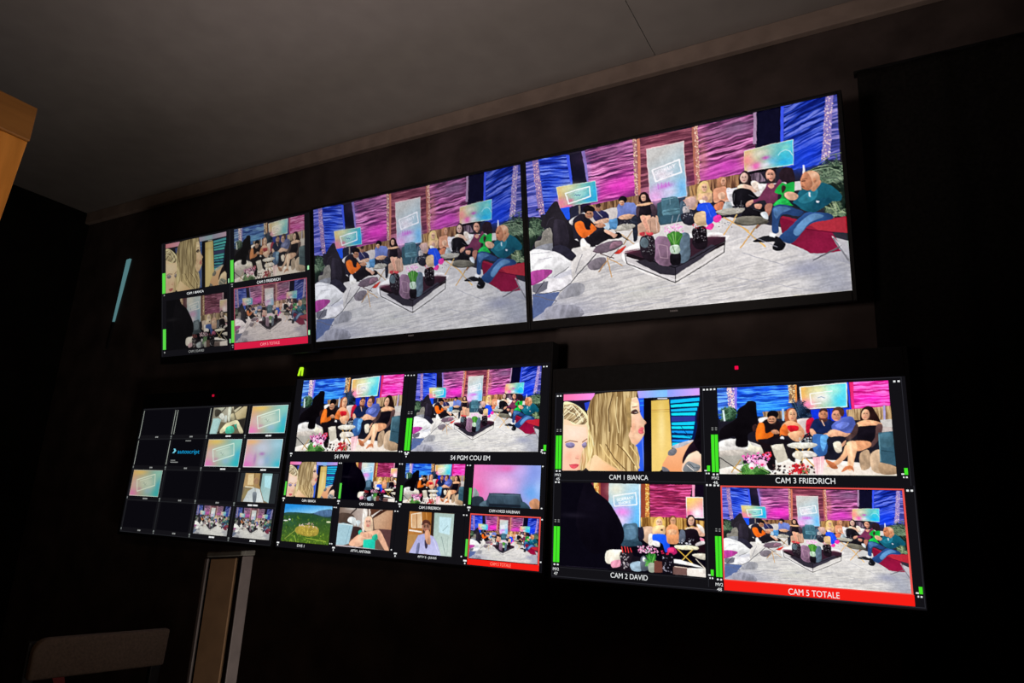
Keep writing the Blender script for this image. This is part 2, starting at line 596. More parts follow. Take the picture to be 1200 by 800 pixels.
l 1.9 e8e4ec 948,560 995,559
s c8a084 981,398 1040,395 1050,443 1029,472 1003,462 985,439
s caa8a0 974,410 1027,399 1038,434 1003,462
s cfb088 1027,498 1079,487 1096,523 1087,567 1030,552
s e0c080 1054,345 1083,321 1106,328 1117,363 1130,391 1119,415 1098,399 1066,400 1045,422 1047,383
s e8b898 1105,361 1101,373 1093,380 1082,378 1075,368 1072,355 1076,342 1085,336 1095,337 1103,347
b ab8870 .55 1098,364 5,17
l 2.9 614d3f 1080,353 1087,354
l 2.9 614d3f 1091,354 1097,356
l 1.3 614d3f 1079,349 1087,349
l 1.3 614d3f 1091,350 1098,353
l 2.4 b04848 1084,368 1091,370
l 2.0 ab8870 1088,356 1089,362
s e4b88c 1053,391 1073,388 1124,390 1128,437 1114,447 1057,438
s caa090 1107,420 1103,428 1094,433 1084,431 1076,424 1074,414 1077,405 1086,401 1096,403 1104,410
s e8e0d0 1064,422 1089,430 1095,444 1063,441
s 2450e0 1041,474 1056,445 1101,442 1125,462 1147,518 1119,559 1091,564 1085,495 1067,485
l 3.2 5478f0 1094,457 1115,526
s f040a8 1129,528 1160,517 1172,535 1157,558 1132,554
s f040a0 1090,574 1119,559 1130,573 1111,594 1086,586
s b07858 1159,331 1179,313 1199,319 1209,347 1200,378 1162,377
s e0a888 1206,344 1202,356 1195,363 1187,361 1180,352 1179,339 1182,326 1189,320 1198,321 1204,330
b a57c64 .55 1199,347 4,17
l 2.4 5e4639 1185,337 1191,337
l 2.4 5e4639 1194,338 1199,340
l 1.1 5e4639 1185,333 1191,333
l 1.1 5e4639 1194,334 1200,336
l 2.0 b04848 1188,352 1194,353
l 1.7 a57c64 1192,340 1193,346
s d89878 1138,380 1163,371 1200,371 1222,414 1226,453 1207,463 1177,445 1151,453 1133,437
s f0c0a0 1161,403 1192,402 1196,435 1165,436
s cc7c5c 1135,464 1183,452 1186,492 1148,495
s a8b4b8 1185,472 1202,456 1225,463 1232,486 1228,509 1182,504
l 2.5 e8f0f0 1194,474 1201,449 1220,451 1224,476
s e8e4e8 1207,385 1236,390 1234,455 1214,451
s 2c2024 1272,365 1284,316 1309,305 1330,324 1341,365 1345,397 1321,393 1286,374
s e0b8a8 1322,346 1317,361 1306,370 1294,367 1284,355 1281,338 1286,323 1297,314 1310,317 1319,329
b a5887c .55 1313,350 7,21
l 3.6 5e4d46 1291,336 1299,337
l 3.6 5e4d46 1305,338 1312,341
l 1.7 5e4d46 1290,331 1299,331
l 1.7 5e4d46 1305,332 1314,336
l 3.0 b04848 1296,356 1305,358
l 2.5 a5887c 1301,340 1302,348
s e8c0a8 1261,388 1286,374 1328,388 1368,408 1355,431 1320,412 1272,403
s e8d8c8 1335,370 1359,368 1381,397 1373,428 1345,404
s 1c1a20 1240,410 1267,396 1321,406 1354,443 1365,464 1316,469 1302,498 1260,497 1237,468
l 3.1 58585f 1247,418 1241,462
l 3.1 606068 1280,462 1272,493
l 2.5 585860 1319,437 1347,455
s f0ece8 1370,389 1405,395 1397,425 1379,435
s 2a2024 1411,327 1434,316 1462,328 1464,350 1456,336 1421,333 1412,346
s d89c84 1458,359 1452,377 1440,386 1425,384 1415,370 1412,350 1417,332 1430,322 1444,325 1455,339
b 9f7361 .55 1447,363 8,25
l 4.1 5a4137 1422,347 1432,348
l 4.1 5a4137 1438,350 1447,353
l 1.9 5a4137 1422,341 1432,342
l 1.9 5a4137 1438,343 1448,347
l 3.4 b04848 1428,370 1438,372
l 2.9 9f7361 1434,352 1435,361
s 3c2c2c 1419,366 1435,386 1453,373 1450,391 1434,394 1420,385
s 783858 1365,464 1404,414 1417,391 1451,404 1476,383 1486,404 1466,450 1457,492 1409,503 1399,483 1370,478 1339,485 1335,465
s d89c88 1416,404 1440,395 1448,416 1432,425
s d8a088 1304,479 1335,465 1340,479 1314,500 1302,498
s 1c1a20 1296,510 1314,500 1349,518 1397,514 1419,530 1394,557 1358,558 1311,550 1275,545
l 2.5 484850 1337,516 1383,543
s d89c84 1345,492 1380,498 1373,522 1349,516
s 2c2028 1482,341 1509,324 1542,340 1550,385 1543,445 1518,435 1509,408 1493,393 1477,371
s 20b048 1449,441 1486,404 1508,414 1546,409 1542,464 1505,457 1493,474 1514,502 1537,531 1489,523 1438,514 1457,492 1475,483 1482,466 1454,454
s 2cd05c 1457,492 1486,485 1513,508 1490,517 1450,510
s 3a2a2c 1491,417 1507,433 1488,460 1484,435
s e8b498 1499,462 1542,464 1540,500 1515,490
s a06c5c 1397,507 1433,501 1432,519 1417,561 1392,582 1360,615 1342,625 1355,601 1393,570
s b0aca0 1146,497 1205,491 1278,503 1293,516 1258,529 1184,524 1151,509
l 2.5 6c6458 1148,505 1215,529 1276,526
l 6.2 e0b068 1251,534 1177,632
l 6.3 e0b068 1183,536 1305,632
s 787468 1235,564 1263,549 1335,553 1393,570 1407,584 1379,599 1308,598 1248,582
s 5c5850 1237,568 1308,598 1403,590 1391,604 1307,604 1248,588
l 7.3 d8a860 1336,624 1258,714
l 7.4 e8bc70 1282,616 1382,725
l 3.7 a88850 1355,601 1303,669
s d8e0e4 1371,547 1395,542 1408,559 1406,582 1387,576
d f0f0f8 28242c 26 4.4 ; 1243,482 1297,491 1295,516 1240,513
d e8e8f0 30303c 34 5.3 ; 967,409 1024,445 1019,524 961,514
s 1c1a20 1326,685 1386,669 1444,677 1460,704 1396,702 1337,697
p f4f4f4 1413,654 1442,671 1432,683 1407,669
d e8e8e8 282430 20 5.7 ; 1152,544 1224,569 1228,601 1155,584
s 26342c 1637,365 1677,355 1771,377 1777,456 1709,451 1673,408
F 98ac8c 405c48 26 4.7 1716,445 96,91
l 4.1 90a888 1637,365 1715,366 1764,397
l 4.1 788c70 1674,394 1739,385 1774,434
l 4.1 4c5c50 1686,411 1749,429 1772,455
l 2.7 a8b8a0 1664,349 1716,352
s 202e28 1703,535 1778,541 1781,626 1703,614
F a8b890 48604c 22 4.7 1735,619 63,91
l 3.4 90a878 1702,542 1735,612
l 3.4 90a878 1728,533 1755,608
l 3.4 a8b890 1682,560 1719,581
p 801838 1467,591 1482,580 1547,603 1563,671 1646,794 1607,789 1512,729 1469,664
p 98243c 1469,585 1483,579 1580,616 1696,627 1779,626 1777,711 1666,686 1577,659 1546,625 1514,605
p b0303e 1591,639 1657,632 1778,630 1776,710 1641,675
g 7c1c38 8c1c40 1524,651 1596,762 ; 1469,628 1526,622 1609,671 1704,692 1747,797 1652,797 1600,788 1519,723 1481,681
l 3.4 601028 1577,659 1615,672 1716,701
s c8c8cc 1704,725 1720,737 1776,845 1763,844
s 98989c 1737,767 1611,828 1624,827 1723,779
l 6.7 7c7c84 1709,728 1769,846
l 6.0 58545c 1734,774 1612,827
s 2c4878 1431,534 1452,515 1493,520 1551,553 1583,573 1555,590 1482,571 1459,612 1453,662 1422,650 1428,585
s 5078a8 1437,534 1472,525 1524,549 1476,563 1447,588
s 2c4c80 1454,684 1511,641 1568,592 1609,577 1698,599 1715,630 1644,633 1590,653 1519,723 1473,709
s 5c88b4 1523,665 1580,609 1634,588 1672,609 1605,634 1548,690
s 1c1c22 1419,738 1439,697 1454,684 1473,709 1485,725 1470,752 1442,756
s 202026 1365,679 1407,670 1440,682 1432,703 1377,695
p f0f0f0 1412,653 1441,668 1433,684 1407,673
s 1f6478 1533,514 1571,462 1617,456 1671,434 1709,451 1733,476 1761,517 1753,544 1702,542 1661,571 1622,582 1571,556 1546,530
s 2c7c90 1561,504 1616,470 1656,470 1639,517 1586,530
s 184c60 1639,524 1704,521 1715,544 1661,571 1622,579
p d0dce0 1609,476 1618,478 1618,504 1610,499
p d8d8e0 1645,525 1659,531 1653,540 1643,534
s e0b090 1496,463 1531,459 1562,482 1548,502 1508,495
s 1c2c38 1514,503 1552,532 1564,552 1539,537
s d8a07c 1670,415 1661,438 1640,450 1616,446 1598,427 1592,400 1601,376 1622,364 1646,369 1664,388
s c08060 1583,384 1610,367 1633,422 1617,464 1585,450 1576,426
b f0c8a8 .8 1646,386 19,15
s b87858 1588,421 1597,413 1605,439 1617,464 1589,452
s c88e6c 1631,444 1667,421 1671,437 1640,474 1623,465
l 3.5 8c5840 1585,402 1608,402
s b87c5c 1653,420 1651,427 1646,431 1642,431 1638,425 1637,417 1639,410 1643,406 1648,407 1652,412
l 4.2 4c2820 1583,410 1601,412
l 2.8 783c34 1581,441 1594,446
b 9497ac .8 1580,861 98,36
l 3.3 a8a8b0 963,935 1491,897
l 3.2 b0b0b8 1193,862 1627,989
l 3.1 a8a8b0 1263,742 1467,832
l 3.6 c8c8cc 511,889 967,869
l 3.7 b0b0b8 317,976 861,959
l 3.1 a4a4b0 1300,650 1444,734'''
ART['cam3'] = '''bg 201e28
w 2058e0 60b0ff 1438a0 0 18 ; 0,-3 918,4 896,326 14,368
b 38a8f8 .6 556,257 227,81
b 2090f0 .5 70,223 79,83
w 4070d8 80b8f0 2848a0 0 12 ; 0,-3 121,-2 126,308 5,347
p 7868b8 113,2 200,1 207,269 128,267
d fff8e8 f0b8c0 120 16.5 ; 113,2 200,1 207,269 128,267
p 8878e0 196,1 228,2 218,290 198,289
p 806048 786,3 865,4 857,225 784,202
d fff0d0 e0b070 100 13.7 ; 786,3 865,4 857,225 784,202
p e09048 857,4 876,5 869,205 850,224
p 14141c 872,4 1399,4 1380,298 868,325
p f4fcf4 900,28 1381,3 1366,274 908,282
g e0b060 60d8e8 942,66 1335,100 ; 914,37 1370,14 1357,262 920,270
b f080b8 .9 967,228 90,59
b f8f0f0 .9 1117,152 107,79
b f0e8b0 .7 1087,71 90,40
b 40c8e8 .7 1292,197 63,78
b b0f0e0 .8 1248,77 70,51
l 11.5 ffffff 1004,109 1014,229 1112,220
l 9.6 ffffff 1012,109 1229,92
l 5.7 5880a0 1081,159 1117,148 1152,165
l 15.0 2848f0 1388,3 1392,298
p 1838d0 981,288 1459,280 1448,415 971,426
p e03070 1403,0 1442,-3 1433,299 1405,302
w e838a8 f880d8 b01c70 0 20 ; 1442,-3 1775,-4 1772,273 1433,299
b ff30d0 .6 1605,188 153,46
w b0926c d0b48c 806448 90 30 ; 1353,301 1779,273 1778,422 1361,414
w 987858 b89870 604838 90 10 ; 496,296 760,292 772,383 510,378
p 181420 856,235 999,288 1008,407 881,405
F 405878 101c2c 40 11.4 872,405 136,238
l 7.7 405870 824,163 884,365
l 7.7 304860 915,186 850,325
s 1c3028 68,265 149,236 217,269 192,372 93,390
F 6c9474 24402c 22 10.1 133,370 138,165
l 8.2 5c8464 68,265 150,226 206,289
l 8.1 5c8464 85,328 168,268
p a8a0d0 1706,268 1726,268 1718,421 1698,420
p a8c8f0 706,269 728,269 723,402 701,402
p d8e8f0 56,265 76,265 87,390 67,394
p c8c4c0 1668,420 1775,414 1774,497 1678,496
s d8ccc8 845,404 992,387 1020,486 925,563 873,523
s b81c38 954,406 1028,388 1001,505 944,544
s e8dcd8 453,377 549,358 566,399 487,458
p c0b4b0 1443,473 1771,497 1772,553 1452,569
s f0e8e0 -2,940 595,837 1136,834 1786,923 1782,1000 0,1004
p e8dcd0 1063,873 1784,942 1782,1000 1053,998
s d8d4d0 7,656 191,597 418,658 528,719 468,778 297,778 24,799
s f0ece8 8,636 132,596 229,617 187,678 29,697
s b8b0a8 11,738 320,718 489,738 296,798 12,809
s f4ecd8 283,678 325,618 379,678 473,699 488,758 338,738
p a8a49c 9,799 297,778 254,878 6,940
l 10.0 302c30 8,811 249,977
l 11.8 b89048 133,978 237,838
l 11.8 c8a050 155,919 267,997
s 131014 10,595 39,472 202,372 227,269 308,209 349,165 426,180 433,254 436,336 440,417 408,498 328,557 321,686 194,678 192,576 73,596
s 3c2828 384,457 423,437 427,498 388,517
s 1c1418 414,598 489,418 586,379 677,421 689,521 666,600 755,641 786,739 818,797 744,817 714,719 679,680 586,679 609,915 534,935 473,699
s f07828 414,538 450,429 507,434 520,539 585,520 597,572 477,619 420,622
s f07828 672,501 699,541 667,581
s 141014 664,337 650,367 619,385 582,385 553,365 543,334 557,303 588,285 625,286 654,305
s d09878 638,392 628,418 604,434 576,433 555,417 548,391 558,365 581,349 609,350 631,366
b 997058 .55 617,401 16,34
l 8.0 573f32 568,385 586,384
l 8.0 573f32 599,385 616,387
l 3.7 573f32 567,377 587,375
l 3.7 573f32 599,376 618,379
l 6.6 b04848 580,414 600,415
l 5.6 997058 591,389 594,400
l 7.8 302018 562,407 614,412
s c89070 578,516 635,501 670,541 613,552
s a05838 728,382 761,282 835,276 853,385 859,464 808,404 751,422
s e8b08c 856,345 845,384 821,408 794,408 774,383 768,343 779,303 803,279 830,279 850,305
b ab8267 .55 835,358 16,52
l 7.8 61493a 788,334 806,333
l 7.8 61493a 818,333 835,336
l 3.7 61493a 787,321 807,319
l 3.7 61493a 819,319 838,324
l 6.5 b04848 798,379 818,380
l 5.5 ab8267 810,340 813,357
s e8a880 693,461 771,403 879,445 926,544 884,622 833,582 707,541
s e87838 672,501 732,442 761,562 687,561
s d02030 752,462 859,464 863,515 781,530
s f0b890 762,542 891,524 904,602 847,641 776,601
s f0f0f0 714,601 709,615 697,623 683,623 673,614 670,600 675,587 686,578 700,578 711,587
s 18141a 421,618 573,600 757,621 823,719 780,817 727,797 679,680 605,679
p c8c0b0 568,679 699,660 743,836 630,876
s e8e0d0 586,679 680,664 677,719 602,727
s 181418 490,719 583,738 609,915 553,915
s 201c20 715,699 789,680 814,855 744,817
s 1c2850 983,505 1026,408 1099,389 1204,411 1226,489 1176,547 1035,537
s c88868 1170,352 1158,390 1133,414 1104,414 1083,389 1077,350 1089,310 1114,287 1143,287 1164,312
b 94644c .55 1148,364 17,51
l 8.3 54392b 1099,341 1117,340
l 8.3 54392b 1130,340 1147,343
l 3.9 54392b 1097,329 1118,326
l 3.9 54392b 1131,327 1151,331
l 6.8 b04848 1109,385 1130,386
l 5.9 94644c 1122,347 1124,364
s 5c3830 1079,369 1099,385 1142,386 1165,371 1154,414 1117,433 1087,413
s 402828 1084,310 1107,283 1150,280 1173,308 1165,324 1127,303 1094,322
l 9.4 1c1418 1185,293 1190,411
l 11.2 e8c0a8 1105,409 1129,468
s e0a888 983,505 1019,506 1067,584 1141,546 1156,577 1047,604 990,564
s 5868b8 1200,469 1293,393 1399,376 1429,434 1421,530 1332,556 1229,547
s 7080d0 1235,470 1308,432 1375,453 1301,510
s 4c3028 1334,320 1321,350 1289,367 1253,367 1224,347 1215,317 1229,288 1260,270 1297,271 1325,290
s d89c80 1299,362 1288,396 1264,417 1235,416 1214,395 1208,360 1220,326 1244,305 1272,306 1293,328
b 9f735e .55 1278,373 16,44
l 8.2 5a4135 1229,352 1248,352
l 8.2 5a4135 1260,352 1277,355
l 3.9 5a4135 1228,342 1249,340
l 3.9 5a4135 1261,340 1280,344
l 6.8 b04848 1240,391 1261,392
l 5.8 9f735e 1252,358 1255,373
s 4c3028 1284,288 1335,316 1319,374 1290,354
s e8b090 1139,566 1214,508 1333,552 1402,553 1329,591 1190,593
s 3c68a8 1015,564 1155,585 1146,701 1123,777 1051,797 1003,720
s 68a8e0 1084,584 1156,577 1108,739 1083,700
s 1c1c28 1154,604 1295,586 1377,644 1261,796 1188,834 1158,777 1148,681
s e8e4d8 746,668 828,649 973,650 1049,673 986,708 824,711 752,692
l 5.7 a09888 746,680 896,719 1049,681
l 13.1 e0b468 968,712 827,932
l 13.2 c8984c 824,711 1007,912
l 7.5 c8984c 896,712 885,874
d ffffff a0b0b8 40 11.3 ; 868,594 994,595 997,661 864,661
d e03030 c04040 10 9.5 ; 870,563 979,564 977,595 868,594
s e8e0d8 802,758 966,739 1033,797 817,816
s 281818 1489,339 1528,282 1597,276 1635,343 1666,439 1614,457 1516,417 1484,474
s e8b090 1572,360 1562,394 1541,414 1518,414 1501,393 1497,359 1507,325 1528,304 1551,305 1568,326
b ab826a .55 1554,371 13,43
l 6.8 61493c 1515,351 1530,350
l 6.8 61493c 1540,350 1554,353
l 3.2 61493c 1514,341 1531,339
l 3.2 61493c 1541,339 1557,343
l 5.6 b04848 1522,389 1540,390
l 4.8 ab826a 1533,357 1535,371
s f0b48c 1438,454 1516,417 1617,428 1681,458 1662,488 1544,486 1442,485
s 18141c 1450,511 1476,481 1662,484 1654,571 1609,627 1570,683 1461,664 1435,607
s 4c3838 1438,454 1458,492 1435,569 1361,625 1328,606 1385,549
s 584040 1629,476 1686,477 1651,608 1575,702 1543,683 1601,608
s e0a078 1344,663 1429,633 1547,645 1559,694 1471,739 1403,735
s f0b890 1322,682 1376,694 1322,807 1218,902 1140,914 1131,892 1233,834 1291,758
s f4c098 1334,656 1412,637 1433,702 1398,833 1372,938 1328,935 1337,796
b fff0d8 .5 1369,739 13,113
s c87850 1118,835 1203,872 1233,929 1164,922
s c87850 1303,909 1372,901 1384,964 1353,931 1264,966
s e0a888 1270,682 1327,625 1323,663 1286,701
s b89c80 1451,777 1538,739 1540,907 1454,938
s c8ac90 1552,777 1655,739 1651,961 1554,944
s a88c70 1627,869 1771,905 1781,978 1633,980
s e8dcc8 1202,662 1273,644 1283,739 1229,758
s e0d4c0 822,739 893,758 888,836 817,816
p 385868 1639,552 1774,538 1779,898 1634,862
s 486c7c 1654,571 1755,557 1770,684 1659,702
l 8.8 28404c 1655,739 1769,758
l 8.9 6c94a0 1644,571 1638,851
d 1c1418 503838 40 26.7 ; 593,876 815,836 1025,911 1019,987 549,985
s 284c24 252,918 330,878 496,935 549,993 267,997
F 88c468 2c5c28 26 9.6 380,995 169,137
l 9.8 68a850 255,858 306,977
l 9.6 90c070 441,916 531,974
d ffb8e0 e050a8 80 27.5 ; 250,798 337,758 546,738 559,817 479,916 311,878
d ffe8f4 f498d0 30 23.5 ; 296,798 487,778 460,916 328,917
s ffe8f0 393,909 385,930 367,943 346,943 330,930 325,909 332,888 350,875 371,875 388,888
s ffc8e0 508,869 499,889 480,902 457,903 439,890 433,869 441,848 461,835 484,835 502,848
s d83060 377,929 373,936 363,940 351,940 342,936 339,929 343,922 352,917 364,917 373,922
s d83070 488,888 484,895 474,900 463,900 454,895 450,889 454,882 464,877 476,877 485,881
d f04040 c02030 16 19.3 ; 469,758 572,738 567,817 503,817
d e02c38 901820 50 24.5 ; 734,914 849,874 954,912 948,988 751,991
d 60a050 3c7038 16 14.9 ; 881,932 952,931 948,988 877,989
l 11.2 f06060 896,874 930,989
l 11.2 c82838 811,894 841,990
g f0b8c0 f8e0e0 1032,816 1037,987 ; 993,808 1111,796 1085,994 1011,995
l 5.5 d890a0 1032,816 1029,987
l 5.5 fff0f0 1071,808 1054,987'''
ART['cam1'] = '''bg 18141c
g f878a8 f090e0 32,44 413,38 ; -2,0 442,1 414,90 0,89
g b0a0f0 80b8f8 1004,40 1296,50 ; 1005,3 1403,4 1402,93 1022,95
g 90a0f0 d0a0f0 1402,54 1750,49 ; 1386,3 1779,0 1780,88 1384,96
p 1c1828 0,89 414,90 415,225 4,215
p 2c44c0 296,128 374,112 356,224 317,223
p 2858e0 1004,94 1096,94 1086,995 925,998
l 7.3 40b8f8 1040,132 1084,130
l 7.3 40b8f8 1040,186 1084,184
l 10.7 6888e8 1065,597 1086,978
p 0c0a12 1088,97 1208,94 1185,1000 1082,999
g d8b860 e8c878 1220,280 1390,633 ; 1183,133 1404,125 1430,736 1388,906 1279,995 1181,1000
l 9.0 b88c48 1188,251 1405,249
l 9.0 b89850 1188,273 1405,274
b fff0c0 .5 1306,458 45,280
p d0d0e0 1259,103 1384,103 1383,117 1266,117
p 0c1c50 1405,104 1780,92 1756,396 1698,634 1434,712
p 20b8f0 1422,133 1772,116 1771,158 1421,175
p 20d8f8 1424,193 1763,178 1758,220 1427,225
p 20b8f0 1426,250 1744,237 1740,275 1429,278
p 20d8f8 1429,296 1726,292 1718,330 1432,324
p 30388c 1428,338 1717,337 1712,399 1430,397
p 20c8f0 1430,411 1712,405 1704,447 1433,443
p 20d8f8 1429,457 1700,460 1696,494 1432,488
p 2098e8 1431,509 1692,515 1684,549 1434,536
p 20c0f0 1434,564 1680,573 1665,607 1436,588
p 2088e8 1436,616 1648,620 1613,654 1435,640
p 20c8f0 1435,654 1562,657 1510,688 1434,702
l 6.9 0c2870 1533,444 1600,531 1665,600
l 6.9 0c2870 1462,530 1632,583
g f8d0b0 f0b898 162,444 172,992 ; 5,291 239,314 359,446 362,666 250,991 2,1002
s e8dcb0 1,112 115,115 237,183 337,279 358,372 418,520 432,738 365,918 270,998 249,919 284,702 342,629 352,483 299,390 161,406 59,330 6,310
s a89070 14,158 156,143 278,259 338,372 240,389 119,331 18,310
w b8a078 f0e4c0 5c4834 -20 10 ; 10,139 136,142 258,240 338,353 319,409 201,407 80,349 10,329
l 11.8 f0e8c8 35,178 136,161 218,258 279,371
l 9.8 f4ecc8 77,236 178,276 240,370
l 9.8 705c48 56,197 158,238 220,351
l 9.8 786048 148,162 250,258 319,364
w d8c488 f4e8bc 9c8050 90 8 ; 359,409 418,520 432,738 365,936 270,998 257,919 292,702 346,629
l 15.2 e0cc90 359,483 400,666 365,882
l 9.4 c0a870 391,520 421,756 358,953
g f8d8c0 f0c0a8 122,443 172,992 ; 12,404 161,425 320,446 345,593 304,702 266,775 240,847 211,999 2,998
l 13.5 8c5c48 38,636 105,614 209,632
l 13.2 8c5c48 276,636 341,593
s 8c84b0 46,647 126,636 174,665 147,706 87,709 47,684
s 8c84b0 268,665 322,633 335,684 296,713
l 7.7 40303c 55,680 107,702 162,684
l 7.6 40303c 276,684 323,691
b f0a090 .6 212,826 31,32
l 5.7 a86050 181,840 228,851
b f0a890 .5 90,812 59,72
b f8e0d0 .7 163,518 119,74
b d89078 .5 291,847 38,108
s e05866 104,928 155,913 229,916 214,952 160,974 120,957
l 5.7 801828 100,924 226,930
s f0c8a8 855,126 967,57 1022,131 1039,276 1075,349 1118,403 1092,438 1092,473 1091,544 1036,632 963,684 890,596
s f8d4b4 911,146 997,76 1021,204 1002,347 964,561 909,525
b e8a888 .7 981,631 47,28
s 403030 929,256 984,232 1013,269 984,293 940,285
l 9.1 302024 929,285 1003,258
l 7.3 8c6048 937,202 1003,196
l 7.3 302024 1032,269 1054,252
s e87078 1019,487 1066,455 1088,477 1077,502 1087,526 1055,544 1019,526
l 5.4 b04850 1026,505 1077,502
l 7.2 c08068 1093,388 1118,406 1092,427
b f8c8b0 .8 1002,365 43,71
b e8a080 .6 946,454 36,107
b c88870 .5 1037,455 25,17
s 4c3430 921,274 966,242 1010,261 1017,283 965,296
l 5.5 f0e0d8 969,275 1002,272
l 9.2 c89078 936,216 1003,200
s f0c8a0 366,996 421,810 592,773 925,842 997,986
w a4895e d4bc8c 7c623e 90 26 ; 442,20 704,-4 1005,7 997,76 930,92 910,237 928,418 890,560 927,649 999,702 1034,841 1014,1000 852,1002 705,949 555,862 459,792 421,810 404,988 366,989 439,666 359,409 337,242 374,112
b ecc888 .5 630,844 299,194
b 7c6444 .5 551,265 77,221
b 705838 .5 854,453 37,179
b e8cc94 .5 685,268 56,219
l 11.5 6c5438 413,75 392,224 417,410
l 13.2 5c4630 685,28 628,230 640,504
l 11.2 e0cc9c 742,67 723,306 761,523
l 9.2 5c4630 922,92 907,255 924,454
l 14.8 e8cc90 516,666 611,809 779,983
l 11.1 5c4428 592,666 705,843 852,982
l 14.5 f0d8a0 816,702 925,842 997,979
l 10.9 684c2c 742,666 853,772 968,928
l 12.6 e8cc90 908,684 998,806 1015,962
s ac9060 855,108 930,85 918,201 928,382 902,525 876,453 866,272
g f8d0a8 e8b080 555,809 742,983 ; 366,1000 403,846 459,792 555,880 742,983 742,1001
g f0b890 e8a070 1459,667 1452,972 ; 1315,907 1405,770 1510,684 1681,630 1761,752 1784,802 1778,1000 1383,1004 1307,975
s c0c0c8 1424,702 1562,650 1682,624 1664,651 1509,719
s 787880 1391,753 1458,719 1491,753 1456,804 1387,804
s 707078 1308,941 1366,957 1400,1000 1321,998
s ecc8b0 1591,836 1694,769 1778,752 1778,1000 1553,1004
s 808488 1572,937 1624,878 1707,902 1765,935 1720,995 1570,997
l 8.4 f0e0d8 1606,920 1687,985
l 8.4 404850 1640,903 1688,952 1755,951
s 201420 1789,102 1809,121 1788,752 1728,752 1626,803 1562,904 1561,837 1629,701 1699,617 1737,464 1734,361
s 120c14 1783,92 1810,93 1795,735 1729,718 1698,634 1747,464'''
